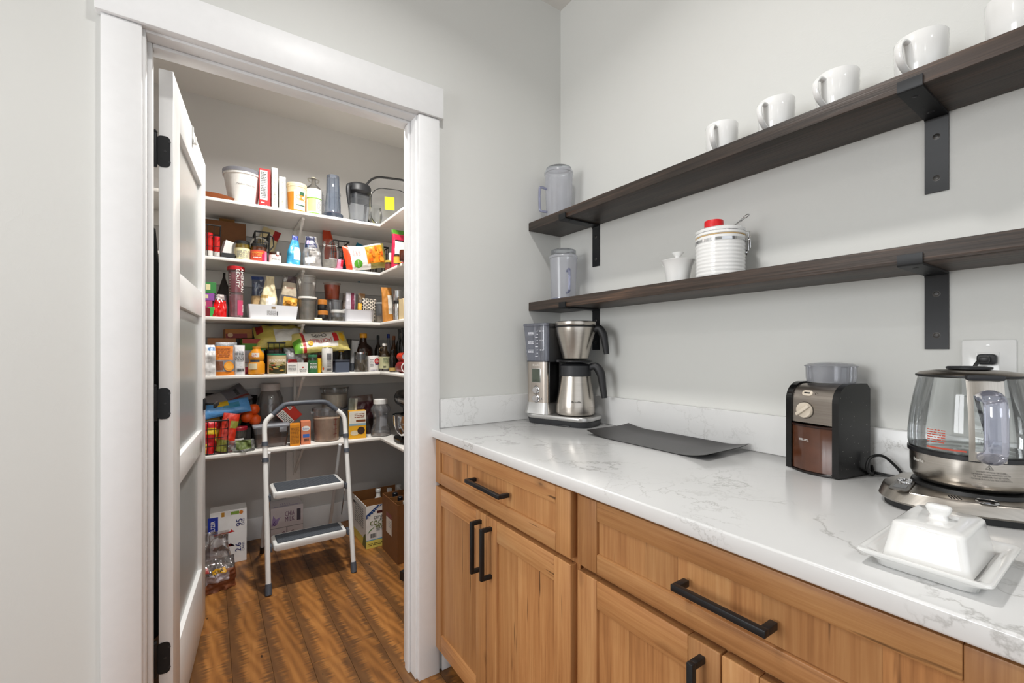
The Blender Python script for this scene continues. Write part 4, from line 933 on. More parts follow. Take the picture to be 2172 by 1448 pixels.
# ------------------------------------------------------------ second shelf
K = 1
x0, x1 = onY(425, 530, 1.355).x, onY(468, 530, 1.355).x
b = wire_basket('wire_basket', 'black wire basket holding red bottles on the second shelf', x0, x1, 1.352, 1.60, SZ[K]+.001, onY(450, 478, 1.355).z-SZ[K], nx=3, nz=3)
for k, (pl, pr_, pt) in enumerate(((437, 452, 494), (453, 467, 501))):
    x, w, h, z = place(K, pl, pr_, pt, 1.41)
    o = jar('sauce_bottle', ('left' if k == 0 else 'right')+' red squeeze bottle inside the black wire basket', x, 1.41, z+.003, w, h-.003, '#c8141a', plain('#c11a16', .3), cat='bottle', labc='#d9d6d0', labz=(.0, .32), group='red bottles in the wire basket')
x, w, h, z = place(K, 434, 520, 474, 1.66)
bx = empty('cardboard_tray', (x, 1.655, z)); tag(bx, 'open brown cardboard tray at the back of the second shelf', 'box')
CB = plain('#6d431f', .75, 0, .08); CBI = plain('#8a5c32', .75, 0, .06)
obj('front_wall', MB().box(-w/2, w/2, -.05, -.047, 0, h, 0), CB, bx); obj('back_wall', MB().box(-w/2, w/2, .042, .045, 0, h+.02, 0), CB, bx)
for s in (-1, 1): obj('end_wall', MB().box(s*w/2-.0015, s*w/2+.0015, -.046, .041, 0, h*.95, 0), CBI, bx)
obj('bottom', MB().box(-w/2+.003, w/2-.003, -.046, .041, 0, .003, 0), CB, bx); obj('handle_flap', MB().box(-.03, .05, .04, .046, h+.02, h+.045, .002), plain('#9a6a2c', .7), bx)
x, w, h, z = place(K, 469, 497, 512, 1.42)
o = carton('snack_box', 'white snack pack leaning behind the pepper jars', 'box', x, 1.44, z+.03, w*1.1, .06, .075, '#d8d6d2', .2, ry=.25); patch(o, S_flat(-.03), .02, w*.5, .01, .03, plain('#d9743c', .5))
o = carton('black_tray', 'low black plastic tray under the white snack pack', 'tray', x, 1.40, z, w*1.0, .09, .028, '#1f2022', 0)
mb = MB(); mb.tube(bez([(-.05, 0, .035), (-.03, 0, .085), (.01, 0, .1), (.05, 0, .07), (.06, 0, .04)], 6), .004, 6); o = obj('headband', mb, plain('#cfccc6', .4), None, (x-.01, 1.50, z-.034)); tag(o, 'curved white plastic band behind the wire basket', 'band')
x, w, h, z = place(K, 497, 531, 512, 1.40)
o = jar('pepper_jar', 'jar of yellow peppers with cream label and black lid', x, 1.40, z, w, h, '#1a1a1a', clear('#d9d089', .25, .2, hazecol='#b8a63a'), plain('#b79a28', .4, 0, .3), .93, labc='#e3dcae', labz=(.06, .72), lidh=.15)
lines(o, S_cyl(w/2), -.03, .045, h*.12, h*.5, 7, GREY, off=.0014); barcode(o, S_cyl(w/2), -.05, -.035, h*.1, h*.2)
x, w, h, z = place(K, 531, 566, 518, 1.385)
o = jar('chili_jar', 'jar of red chili peppers with orange and pink label', x, 1.39, z, w, h, '#171717', clear('#b86a2a', .25, .3, hazecol='#8a4a18'), plain('#9a5a16', .4, 0, .3), .93, labc='#d2472e', labz=(.0, .72), lidh=.15)
Sx = S_cyl(w/2); patch(o, Sx, .014, .034, h*.05, h*.42, plain('#b81e4e', .5), .0012); patch(o, Sx, .03, .052, h*.02, h*.58, plain('#d77b9c', .5), .0013); text(o, Sx, '& CHILI', -.012, h*.33, .013, plain('#f0b24a', .5), width=.046, off=.002); text(o, Sx, 'HUNGARIAN', -.01, h*.47, .010, plain('#f0c04a', .5), width=.055, off=.002); lines(o, Sx, -.03, .012, h*.16, h*.24, 1, INKW, off=.002)
x, w, h, z = place(K, 570, 597, 535, 1.375)
o = jar('jam_jar', 'small square jar with white label and red heart', x, 1.38, z, w*.95, h, '#3a2618', clear('#a8602c', .25, .4, hazecol='#7a3a12'), plain('#7a3614', .4), .95, labc='#e9e6df', labz=(.0, .86), lidh=.16)
patch(o, S_cyl(w*.475), .0, .02, h*.56, h*.72, plain('#c33a22', .5), .0014, shape=((.5, 0), (1, .6), (.8, 1), (.5, .8), (.2, 1), (0, .6))); patch(o, S_cyl(w*.475), .004, .016, h*.72, h*1.0, INKW, .004); lines(o, S_cyl(w*.475), -.02, .03, h*.25, h*.4, 2, GREY, off=.0015)
x0, x1 = onY(541, 510, 1.47).x, onY(571, 510, 1.47).x
wire_basket('small_wire_basket', 'small black wire basket with side handle behind the chili jar', x0, x1, 1.45, 1.60, SZ[K]+.07, onY(555, 492, 1.45).z-SZ[K]-.07, r=.003, nx=2, nz=2, handle=True)
o = obj('storage_crate', MB().box(x0-.01, x1+.03, 1.445, 1.62, 0, .068, .003), plain('#23211f', .6), None, (0, 0, SZ[K]+.0005)); tag(o, 'dark storage crate under the small wire basket', 'crate')
x, w, h, z = place(K, 534, 567, 496, 1.53); mb = MB(); mb.lathe([(.042, 0), (.05, .002), (.05, .008), (.042, .01), (.04, .005)], 32, T=Matrix.Translation((0, 0, .05)) @ Matrix.Rotation(PI/2, 4, 'X')); o = obj('paper_bowl', mb, plain('#cfc9be', .5), None, (x, 1.52, SZ[K]+.073)); tag(o, 'round white rimmed bowl standing in the small wire basket', 'bowl')
x, w, h, z = place(K, 530, 572, 474, 1.60)
o, S = bag('cracker_bag', 'cream cracker bag with red corner leaning at the back', x, 1.655, z+.02, w, h-.01, .05, [foil('#d6c596'), foil('#a81c1c'), foil('#cfcac0')], 'sack', [(1, (.62, 1, .72, 1)), (2, (.35, .62, .55, .85))], 3, (-.15, .3, 0))
x, w, h, z = place(K, 608, 636, 499, 1.40)
o, S = bag('blue_candy_bag', 'blue and white snack bag with twisted top', x, 1.405, z, w*1.05, h, .07, [foil('#3a9cc4'), foil('#e6e4e6'), foil('#3b4a9c')], 'pouch', [(2, (.0, 1, .84, 1)), (1, (.45, .9, .2, .62))], 5, (0, .06, 0), .35, taper=.45)
x, w, h, z = place(K, 643, 682, 502, 1.405)
o, S = bag('nut_bag', 'bag of nuts with dark blue label and clear window', x, 1.40, z, w*1.02, h, .08, [foil('#8d8a88'), foil('#262b4a'), foil('#c9b8e0'), foil('#d9d6d2')], 'pouch', [(2, (.1, .62, .74, .83)), (1, (.05, .8, .62, 1)), (3, (.1, .6, .1, .3)), (3, (.3, .8, .38, .5))], 6, (0, -.05, 0), .5, taper=.62)
text(o, S, 'MARCONA', -.006, h*.66, .012, INKW, rot=.1, width=.055, off=.004); text(o, S, 'NUTS', -.01, h*.57, .010, INKW, width=.04, off=.004); patch(o, S, -.03, -.028, h*.05, h*.8, plain('#7aa2cc', .4), .002)
x, w, h, z = place(K, 684, 718, 511, 1.385)
o = lathed('mason_jar', 'clear empty glass mason jar on the second shelf', 'jar', x, 1.385, z, [(0, .002), (.046, .001), (.052, .006), (.053, h*.68), (.046, h*.8), (.044, h*.84), (.047, h*.85), (.047, h*.89), (.044, h*.9), (.044, h*.99), (.042, h)], GLASS)
fill(o, .048, .003, h*.3, plain('#c9c2ba', .5, 0, .25), 'contents')
x, w, h, z = place(K, 690, 725, 548, 1.355)
o, S = bag('pink_candy_bag', 'small pink and white candy bag in front of the mason jar', x+.008, 1.352, z, w*.9, h, .022, [foil('#d87a94'), foil('#eadfe2'), foil('#b81c38')], 'pouch', [(1, (.0, .55, .3, 1)), (2, (.8, 1, .3, 1))], 8, (0, .1, 0), .2)
x, w, h, z = place(K, 690, 722, 481, 1.60)
o, S = bag('orange_chip_bag', 'upright red orange bag at the back of the second shelf', x, 1.62, z, w*1.1, h, .07, [foil('#b83a12'), foil('#d8881c')], 'pouch', [(1, (.5, .62, .62, .7))], 9, (-.04, -.1, 0), .25, taper=.5)
x0, x1 = onY(716, 540, 1.52).x, onY(739, 540, 1.52).x
wire_basket('wire_bin', 'black wire bin behind the orange fruit bag', x0-.03, x1, 1.50, 1.68, SZ[K]+.001, onY(730, 514, 1.52).z-SZ[K], r=.003, nx=3, nz=3)
x, w, h, z = place(K, 724, 762, 511, 1.66)
o, S = bag('teal_bag', 'teal bag slumped at the back behind the orange fruit bag', x, 1.67, z, w*1.2, h, .06, [foil('#1d7fa0')], 'pouch', (), 10, (0, .35, 0), .3, taper=.6)
x0, x1 = onY(792, 540, 1.56).x, onY(820, 540, 1.56).x
wire_basket('wire_rack', 'small black wire rack in the back corner of the second shelf', x0, x1, 1.52, 1.64, SZ[K]+.03, onY(806, 526, 1.56).z-SZ[K]-.03, r=.0032, nx=2, nz=2)
o = obj('rack_foot', MB().box(x0, x1, 1.53, 1.63, 0, .029, .002), BLK, None, (0, 0, SZ[K]+.0005)); tag(o, 'low black stand under the small wire rack', 'stand')
# the big dried-fruit bag hanging over the shelf edge
p0 = onY(716, 528, 1.375); p1 = onY(806, 552, 1.385)
o, S = bag('dried_mango_bag', 'orange and white dried fruit bag with green seal hanging over the shelf edge', onY(728, 566, 1.345).x+.012, 1.362, SZ[K]+.068, .165, .265, .06, [foil('#e9e6e2'), foil('#e0481a'), foil('#e68a1c'), foil('#8a7f3c')], 'pillow', [(1, (0, 1, 0, .13)), (3, (.8, 1, .58, 1)), (2, (.06, .8, .50, .93)), (3, (.0, 1, .93, 1))], 12, (0, math.radians(79), 0), .16, nu=28, nv=40)
patch(o, S, .014, .068, .045, .098, plain('#57a527', .5), .004, shape='oval', name='green_seal'); text(o, S, 'LESS SUGAR', .041, .072, .007, INKW, rot=0, width=.04, off=.006)
for k, s_ in enumerate(('FREEZE', 'DRIED', 'MANGO')): text(o, S, s_, -.03, .09-.017*k, .011, plain('#b8323c', .5), rot=0, width=.04, off=.004)
r8 = random.Random(4)
for k in range(15):
    u, v = r8.uniform(-.06, .04), r8.uniform(.148, .235); q = r8.uniform(.012, .018)
    patch(o, S, u-q, u+q, v-q*.5, v+q*.5, plain(r8.choice(('#e8761a', '#f09a2c', '#d85f12')), .45), .0018+k*.0003, shape='oval', name='printed_fruit')
# right-hand return of the second shelf
def retn(pl, pr_, py, Yc): a, b = onY(pl, py, Yc), onY(pr_, py, Yc); return (a.x+b.x)/2, b.x-a.x
x, w = retn(815, 831, 560, 1.25); h = onY(823, 553, 1.25).z-SZ[K]
jar('spice_jar', 'small dark jar with gold lid at the shelf corner', x+.005, 1.25, SZ[K]+.0005, w, h, '#b79a3c', plain('#3a241c', .3), labc='#6b3026', labz=(.1, .8), lidh=.2)
x, w = retn(825, 835, 545, 1.30); h = onY(830, 535, 1.30).z-SZ[K]
jar('mustard_bottle', 'white and yellow squeeze bottle behind the gold lid jar', x+.012, 1.33, SZ[K]+.0005, w*1.3, h, '#e9e6dc', plain('#e2b21c', .4), lidh=.4, cat='bottle')
x, w = retn(826, 862, 520, 1.13); h = onY(842, 488, 1.13).z-SZ[K]
o, S = bag('pink_pouch', 'tall pink stand-up pouch with green top on the side shelf', x+.012, 1.13, SZ[K]+.0005, w, h, .06, [foil('#b81840'), foil('#3f7a14'), foil('#c9c6c4'), foil('#2a0e18')], 'pouch', [(1, (0, 1, .87, 1)), (3, (.15, .8, .68, .74)), (2, (.12, .7, .25, .68))], 14, (0, 0, 0), .15)
x, w = retn(834, 849, 550, .98); h = onY(841, 540, .98).z-SZ[K]
jar('relish_jar', 'small jar with yellow picture label in front of the pink pouch', x+.004, .98, SZ[K]+.0005, w, h, '#2a2622', plain('#7a4a1c', .3), labc='#dca83c', labz=(.0, .8), lidh=.14)
x, w = retn(847, 862, 540, .90); h = onY(853, 527, .90).z-SZ[K]
jar('brown_jar', 'brown glass jar half hidden by the door frame on the second shelf', x+.006, .90, SZ[K]+.0005, w*1.2, h, '#cfccc6', plain('#4a2010', .2), lidh=.14)
# ------------------------------------------------------------ middle shelf
K = 2
cols = [('#7a1420', 0, .045), ('#b23a6a', .0455, .085), ('#8a4a9c', .0855, .125), ('#2f7a38', .1255, .185)]
for k, (c, a, b_) in enumerate(cols):
    x = onY(441, 640, 1.40).x; o = carton('tea_box', ('dark red', 'pink', 'purple', 'green')[k]+' tea box in the stack by the door edge', 'box', x-.012+.004*k, 1.40, SZ[K]+.0005+a, .055, .11, b_-a, c, .1*(k-1), group='stacked tea boxes'); patch(o, S_flat(-.055), -.02, .0, (b_-a)*.3, (b_-a)*.8, plain('#d9cfa0', .5))
for pl, pr_, pt in ((441, 452, 658),):
    x, w, h, z = place(K, pl, pr_, pt, 1.37); o = carton('green_box', 'small green box in front of the stacked tea boxes', 'box', x+.004, 1.35, z, .03, .012, .05, '#3fae4c')
x, w, h, z = place(K, 445, 482, 624, 1.395)
o, S = bag('red_gift_bag', 'clear bag with bright red contents on the middle shelf', x, 1.39, z, w*1.05, h, .085, [clear('#d8d2cc', .3, .12, rough=.1), plain('#c8100e', .25), foil('#b9aaa6')], 'pouch', [(1, (.16, .9, 0, .72)), (2, (.3, .8, .78, 1))], 15, (0, .05, 0), .35, taper=.7)
x, w, h, z = place(K, 465, 486, 577, 1.56)
o, S = bag('dark_sack', 'dark brown peaked sack at the back of the middle shelf', x, 1.58, z, w*1.8, h, .06, [foil('#241a14', .5)], 'pouch', (), 16, (0, 0, 0), .2, taper=.15)
x, w, h, z = place(K, 482, 519, 566, 1.385); r_ = w*.47; h2 = SZ[1]-.021-SZ[K]
h = min(h, h2-.004)
o = lathed('drink_mix_tube', 'tall clear tube with red lid and pink lettering', 'canister', x, 1.385, z, [(0, .001), (r_*.86, .001), (r_*.88, .004), (r_*.97, h*.9), (r_, h*.93)], clear('#f6eeef', .15, .22, hazecol='#dcc2c6'))
lid(o, r_*1.08, h*.925, h, plain('#b8101c', .4)); rf = lambda v: r_*(.88+.09*v/h)
fill(o, lambda v: rf(v)*.9, .006, h*.45, plain('#c98a96', .5, 0, .3), 'packets'); fill(o, lambda v: rf(v)*.88, h*.5, h*.88, plain('#b8485c', .5, 0, .3), 'pink_packets')
Sx = S_cyl(rf); text(o, Sx, 'AMERICAN', .026, h*.72, .013, INKW, rot=-PI/2, width=.13, off=.003); text(o, Sx, 'BEAUTY', .006, h*.75, .015, INKW, rot=-PI/2, width=.10, off=.003); lines(o, Sx, -.035, -.03, h*.4, h*.86, 9, INKW, off=.002); patch(o, Sx, .005, .038, h*.05, h*.34, plain('#c8486e', .4), .001); text(o, Sx, 'ALOHA', .03, h*.17, .009, INKW, rot=-PI/2, off=.003)
x0, x1 = onY(526, 660, 1.352).x, onY(633, 660, 1.352).x; hb = onY(580, 647, 1.352).z-SZ[K]
t = empty('white_bin', ((x0+x1)/2, 1.445, SZ[K]+.0005)); tag(t, 'white plastic bin with barcode label holding bags on the middle shelf', 'bin'); wv = (x1-x0)
mb = MB(); P0 = rrect(wv*.93, .165, .008); P1 = rrect(wv, .185, .008); P2 = rrect(wv-.006, .179, .008); P3 = rrect(wv*.93-.006, .159, .008); n = len(P0)
mb.add([(a, b_, zz) for P, zz in ((P0, 0), (P1, hb), (P2, hb), (P3, .004)) for a, b_ in P], [(i*n+k, i*n+(k+1) % n, (i+1)*n+(k+1) % n, (i+1)*n+k) for i in range(3) for k in range(n)]+[tuple(range(n))[::-1], tuple(3*n+k for k in range(n))])
obj('tray', mb, plain('#dfe0e4', .35, 0, .01), t); Sb = lambda u, v, off=0: (u, -.0825-.01*v/hb-off, v)
patch(t, Sb, -.012, .008, hb*.72, hb*.9, plain('#9c8768', .5)); lines(t, Sb, -.035, .012, hb*.25, hb*.6, 6, GREY); barcode(t, Sb, .015, .022, hb*.25, hb*.55)
x, w, h, z = place(K, 520, 556, 584, 1.45)
o, S = bag('freezer_bag', 'blue zip bag with beige contents in the white bin', x+.035, 1.475, z+.0055, w*.95, h-.006, .06, [clear('#b9c4d8', .3, .3, hazecol='#7f93b8', rough=.15), plain('#c8a878', .5, 0, .2), foil('#28427c')], 'pouch', [(2, (0, 1, .92, 1)), (1, (.0, .55, 0, .55))], 17, (0, -.05, 0), .4, taper=.8)
x, w, h, z = place(K, 549, 587, 585, 1.42)
o, S = bag('flour_bag', 'cream paper flour bag with rolled top in the white bin', x, 1.42, z+.0055, w*.98, h-.006, .07, [foil('#d8cba6', .5), foil('#e6e2dc', .5), foil('#b89a5c', .5)], 'pouch', [(2, (0, .4, .48, .55)), (1, (.3, .85, .15, .5))], 18, (0, .04, 0), .45, taper=.5)
x, w, h, z = place(K, 588, 631, 584, 1.42)
o, S = bag('pasta_bag', 'bag of yellow ribbon pasta with tan label in the white bin', x-.008, 1.425, z+.0055, w*.98, h-.006, .075, [clear('#c9bfae', .3, .2, rough=.12), plain('#d8a23c', .5, 0, .3), foil('#b9ac96'), foil('#4a3c40')], 'pouch', [(3, (.3, .95, .85, 1)), (2, (.1, .9, .52, .85)), (1, (.25, 1, .0, .5))], 19, (0, .1, 0), .3, taper=.72)
text(o, S, 'TAGLIATELLE', .002, h*.7, .008, plain('#a8383a', .5), width=.05, rot=.1, off=.004)
r9 = random.Random(3); mb = MB()
for k in range(9): c0 = Vector((r9.uniform(-.012, .035), -.042+r9.uniform(-.01, .006), r9.uniform(.066, .105))); mb.tube(bez([c0+Vector((.016*math.cos(a+k), .003*math.sin(3*a), .010*math.sin(a+k))) for a in (0, 1, 2, 3, 4)], 3), .0035, 5, flat=(1.4, .5))
obj('pasta_ribbons', mb, plain('#d9a441', .5, 0, .1), o)
x, w, h, z = place(K, 633, 672, 630, 1.395)
lo = tub('grain_container', 'container of grey grain with white lid, lower of two stacked', x, 1.40, z, w*.97, w*.88, h-.012, clear('#eeece8', .1, .25, hazecol='#bfbbb4'), plain('#8b8479', .7, 0, .35), .9, plain('#dcdad4', .4), .012, group='stacked deli containers')
x2, w2, h2, z2 = place(K, 631, 672, 585, 1.395, z+h+.0006)
up_ = tub('deli_container', 'translucent grey deli container on top of the grain container', x2, 1.40, z2, w2*.98, w2*.82, h2, clear('#e9e7e3', .1, .42, hazecol='#b0aca6'), group='stacked deli containers')
text(up_, S_cyl(w2*.47), 'No Sell By', .0, h2*.62, .008, INK, off=.003)
x, w, h, z = place(K, 697, 726, 637, 1.47)
lo = tub('deli_container', 'translucent deli container under the red lentils', x, 1.47, z, w*.98, w*.85, h, clear('#e9eaec', .1, .42, hazecol='#a4a7ac'), cat='container', group='stacked deli containers')
x2, w2, h2, z2 = place(K, 682, 718, 600, 1.47, z+h+.0006)
tub('lentil_container', 'container of red lentils stacked on the middle shelf', x2+.012, 1.47, z2, w2*.98, w2*.8, h2, clear('#f0e6e0', .1, .2, hazecol='#b58874'), plain('#c2552a', .7, 0, .22), .86)
x, w, h, z = place(K, 673, 697, 659, 1.375)
a_ = jar('spice_pot', 'small dark spice pot with amber lid, lower of the pair', x, 1.375, z, w*.95, h, '#b8742c', plain('#171514', .25), lidh=.42, group='spice pots with amber lids')
x2, w2, h2, z2 = place(K, 673, 695, 636, 1.375, z+h+.0006)
jar('spice_pot', 'small dark spice pot with amber lid, upper of the pair', x2, 1.375, z2, w2*.95, h2, '#b8742c', plain('#171514', .25), lidh=.45, group='spice pots with amber lids')
x, w, h, z = place(K, 667, 684, 674, 1.345); o, S = bag('tea_packet', 'tiny cream packet at the edge of the middle shelf', x, 1.348, z, w, h, .012, [foil('#d8c8a0')], 'pouch', (), 20, cat='packet')
x, w, h, z = place(K, 701, 731, 658, 1.385)
jar('clear_tub', 'small clear glass tub with steel lid on the middle shelf', x, 1.38, z, w*.97, h, '#c4c4c0', clear('#f0f1ef', .2, .12), plain('#6a6452', .6, 0, .4), .5, cat='container', lidh=.26, sh=.98)
x0, x1 = onY(731, 670, 1.352).x, onY(795, 670, 1.352).x; ht = onY(763, 657, 1.352).z-SZ[K]
t = empty('white_caddy', ((x0+x1)/2, 1.425, SZ[K]+.0005)); tag(t, 'low white rounded caddy holding small packets', 'tray'); wv = x1-x0
mb = MB(); L = [(rrect(wv*.86, .12, .03), 0), (rrect(wv*.93, .135, .03), .006), (rrect(wv, .145, .03), ht-.004), (rrect(wv+.004, .149, .03), ht), (rrect(wv-.006, .139, .03), ht), (rrect(wv*.93, .13, .03), .009)]; n = len(L[0][0])
mb.add([(a, b_, zz) for P, zz in L for a, b_ in P], [(i*n+k, i*n+(k+1) % n, (i+1)*n+(k+1) % n, (i+1)*n+k) for i in range(len(L)-1) for k in range(n)]+[tuple(range(n))[::-1], tuple((len(L)-1)*n+k for k in range(n))]); obj('tray', mb, plain('#d9dae0', .35, 0, .01), t)
for pl, pr_, pt, mats, reg, lab, sd, Y in ((731, 752, 620, [foil('#b8b4ba'), foil('#6a1838'), foil('#8a7a74')], [(1, (.5, .85, .2, 1))], 'purple striped snack pouch in the white caddy', 21, 1.42), (724, 738, 622, [foil('#5c4e46'), foil('#a89c94')], [(1, (.3, .7, .5, 1))], 'crinkled brown packet at the left of the white caddy', 22, 1.46), (757, 772, 622, [foil('#d9a83c'), clear('#e0d8c8', .3, .1, rough=.1)], [(1, (0, 1, .62, 1))], 'small yellow packet standing in the white caddy', 23, 1.44), (766, 796, 633, [foil('#cfc4b4'), foil('#1f1a18'), foil('#d9d6d0')], [(2, (.3, .85, .05, .45))]+[(1, (a/7, a/7+.08, b_/7+.05*(a % 2), b_/7+.1+.05*(a % 2))) for a in range(7) for b_ in range(7)], 'black and white patterned pouch in the white caddy', 24, 1.41)):
    x, w, h, z = place(K, pl, pr_, pt, Y); o, S = bag('snack_pouch', lab, x, Y, z+.0105, w*1.0, h-.011, .04, mats, 'pouch', reg, sd, (0, .05, 0), .25, nv=30, nu=28)
x, w, h, z = place(K, 796, 819, 642, 1.40)
tub('spread_tub', 'grey container with cream contents beside the white caddy', x, 1.40, z, w*.98, w*.9, h-.01, clear('#e6e6e6', .1, .4, hazecol='#96989c'), plain('#cbb28a', .6), .38, plain('#8f8d8a', .4), .01)
x, w = retn(814, 836, 640, 1.28); h = onY(820, 609, 1.28).z-SZ[K]
o, S = bag('kraft_pouch', 'tall brown kraft pouch at the corner of the middle shelf', x-.002, 1.29, SZ[K]+.0005, w, h, .045, [foil('#b8792c', .55), foil('#cfcac0', .5)], 'pouch', [(1, (.5, .95, .25, .75))], 25, (0, -.06, 0), .25)
x, w = retn(833, 851, 640, 1.12); h = onY(842, 616, 1.12).z-SZ[K]
o = lathed('pepper_mill', 'tall steel pepper mill with black band on the middle shelf', 'pepper mill', x+.004, 1.12, SZ[K]+.0005, [(0, .001), (w*.46, .001), (w*.46, h*.55), (w*.44, h*.56), (w*.44, h*.66), (w*.46, h*.67), (w*.46, h*.985), (w*.4, h), (0, h)], CHROME); obj('grip_band', MB().lathe([(w*.445, h*.555), (w*.475, h*.56), (w*.475, h*.655), (w*.445, h*.66)], 28), BLK, o)
x, w = retn(851, 864, 650, .98); h = onY(855, 633, .98).z-SZ[K]
o = carton('spice_tin', 'cream spice tin half hidden by the door frame on the middle shelf', 'tin', x+.008, .99, SZ[K]+.0005, .05, .06, h, '#c9b48c', .1)
# ------------------------------------------------------------ second lowest shelf (seen from just above)
K = 3
x, w, h, z = place(K, 430, 457, 731, 1.37)
o, S = bag('silver_bag', 'white foil bag beside the door edge on the second lowest shelf', x, 1.385, z, w*1.1, h, .07, [foil('#d6d4d2'), foil('#5c88b8')], 'sack', [(1, (.35, .9, .82, .94))], 30, (0, 0, .1), .3)
x, w, h, z = place(K, 455, 502, 726, 1.38)
o, S = bag('orange_pouch', 'grey and orange stand-up pouch with orange slices', x, 1.385, z, w*1.02, h, .06, [foil('#85868a'), foil('#d97c12'), foil('#c96f16'), foil('#7a4a30')], 'pouch', [(1, (.0, .8, .48, .9)), (1, (0, .9, 0, .1)), (3, (.0, .35, .14, .42))], 31, (0, 0, .08), .12)
patch(o, S, -.012, .036, h*.13, h*.42, plain('#e8931c', .45), .003, shape='oval', name='printed_orange'); patch(o, S, -.006, .03, h*.17, h*.38, plain('#f0aa3c', .45), .004, shape='oval', name='printed_slice'); lines(o, S, -.05, .02, h*.55, h*.85, 5, plain('#a8541c', .5), off=.003)
x, w, h, z = place(K, 495, 518, 732, 1.375)
o, S = bag('salt_bag', 'white paper bag with black print next to the orange pouch', x+.004, 1.375, z, w*1.0, h, .05, [foil('#d8d8da', .5)], 'pouch', (), 32, (0, 0, -.1), .15)
lines(o, S, -.02, .022, h*.45, h*.8, 8, INK, off=.002); barcode(o, S, -.012, .022, h*.12, h*.22)
x, w, h, z = place(K, 525, 563, 738, 1.375); r_ = w*.48
o = lathed('juice_bottle', 'orange and white waisted plastic bottle on the second lowest shelf', 'bottle', x, 1.38, z, [(0, .001), (r_*.9, .001), (r_, .006), (r_, h*.4), (r_*.8, h*.5), (r_*.95, h*.62), (r_*.92, h*.78), (r_*.5, h*.93), (r_*.45, h)], plain('#d98f1c', .3))
lid(o, r_*.5, h, h+.008, plain('#b87820', .4), 'cap'); Sx = S_cyl(lambda v: r_*1.01); patch(o, Sx, -.05, .0, h*.2, h*.42, plain('#e6d8b4', .4), .001); patch(o, Sx, -.045, .015, h*.47, h*.6, plain('#2f3a48', .5), -.006); patch(o, Sx, -.03, .012, h*.62, h*.82, plain('#e8e2d6', .5), -.003); text(o, Sx, 'MIA', -.016, h*.72, .012, RED, rot=.5, off=.001)
x, w, h, z = place(K, 567, 608, 750, 1.375); r_ = w*.49
o = lathed('fried_onion_tin', 'tall tin with green lid and fried onion picture', 'can', x, 1.385, z, [(0, .001), (r_*.95, .001), (r_, .004), (r_, h*.93)], plain('#c9c0a0', .35))
lid(o, r_*1.03, h*.925, h, plain('#1f7a5a', .4)); Sx = S_cyl(r_); band(o, r_, h*.06, h*.9, plain('#c8b48c', .5)); patch(o, Sx, -.05, .05, h*.06, h*.42, plain('#3a3a1c', .5), .0014)
r7 = random.Random(9)
for k in range(18):
    u, v = r7.uniform(-.045, .045), h*r7.uniform(.12, .56); q = r7.uniform(.006, .012); patch(o, Sx, u-q, u+q, v-q*.4, v+q*.4, plain(r7.choice(('#b88a3c', '#8a9a4c', '#d8c08c', '#5c6a2c', '#a8542c')), .5), .0018+.0002*k, shape='oval', name='printed_onion')
text(o, Sx, 'FRIED ONIONS', .0, h*.68, .017, INKW, width=.088, off=.007)
x, w, h, z = place(K, 609, 653, 769, 1.36)
o = carton('broth_box', 'low white box with red dot print on the second lowest shelf', 'box', x, 1.375, z, w, .05, h, '#e6e3de', -.03)
S = S_flat(-.025); lines(o, S, -w*.45, -.01, h*.2, h*.8, 5, GREY); patch(o, S, w*.20, w*.30, h*.5, h*.64, plain('#c0322c', .5), shape='oval'); text(o, S, 'BROTH', w*.25, h*.36, .008, INK, width=.036); text(o, S, 'BOMB', w*.25, h*.2, .009, INK, width=.032); patch(o, S, -.002, -.001, .0, h, GREY)
x, w, h, z = place(K, 653, 674, 752, 1.37)
o = jar('pesto_jar', 'green labelled glass jar with green lid', x, 1.375, z, w, h, '#2c6a48', clear('#a8b89c', .2, .3, hazecol='#5c6a48'), plain('#6a6a34', .5), .8, labc='#2f6a3c', labz=(.02, .8), lidh=.14); lines(o, S_cyl(w/2), -.02, .02, h*.2, h*.55, 5, INKW, off=.0015)
x, w, h, z = place(K, 672, 682, 760, 1.375)
jar('yellow_bottle', 'slim yellow bottle beside the white can', x, 1.38, z, w, h, '#d8b21c', plain('#d9ac10', .35), cat='bottle', lidh=.18)
x, w, h, z = place(K, 682, 706, 736, 1.37)
o = lathed('drink_can', 'tall white drink can with printed panel', 'can', x, 1.37, z, [(0, .002), (w*.4, .001), (w*.48, .008), (w*.485, h*.9), (w*.42, h*.965), (w*.42, h*.985), (w*.38, h*.98), (0, h*.975)], plain('#dcdad6', .3)); Sx = S_cyl(w*.485)
obj('can_top', MB().lathe([(w*.43, h*.95), (w*.43, h*.99), (w*.4, h*.985), (0, h*.98)], 28), CHROME, o); patch(o, Sx, -.008, .02, h*.5, h*.76, plain('#8c8c90', .5), .001); lines(o, Sx, -.006, .018, h*.24, h*.72, 12, INK, off=.0018); barcode(o, Sx, -.008, .018, h*.08, h*.17); patch(o, Sx, -.038, -.024, h*.1, h*.22, plain('#c85a1c', .5), .001, shape='oval')
x, w, h, z = place(K, 709, 740, 763, 1.375)
o = carton('blue_tub', 'blue grey square plastic tub with dark lid', 'container', x, 1.39, z, w*.95, .08, h*.86, '#4c5464', 0); obj('lid', MB().box(-w*.5, w*.5, -.043, .043, h*.86, h, .003), plain('#2a2e38', .4), o)
x, w, h, z = place(K, 702, 746, 719, 1.55)
tub('grey_bucket', 'large grey translucent bucket behind the blue tub', x, 1.565, z, w*.98, w*.8, h, clear('#e0e1e2', .15, .45, hazecol='#8e9194'), cat='bucket')
x, w, h, z = place(K, 717, 733, 742, 1.385, SZ[K]+.0006)
x, w, h, z = place(K, 716, 733, 742, 1.43)
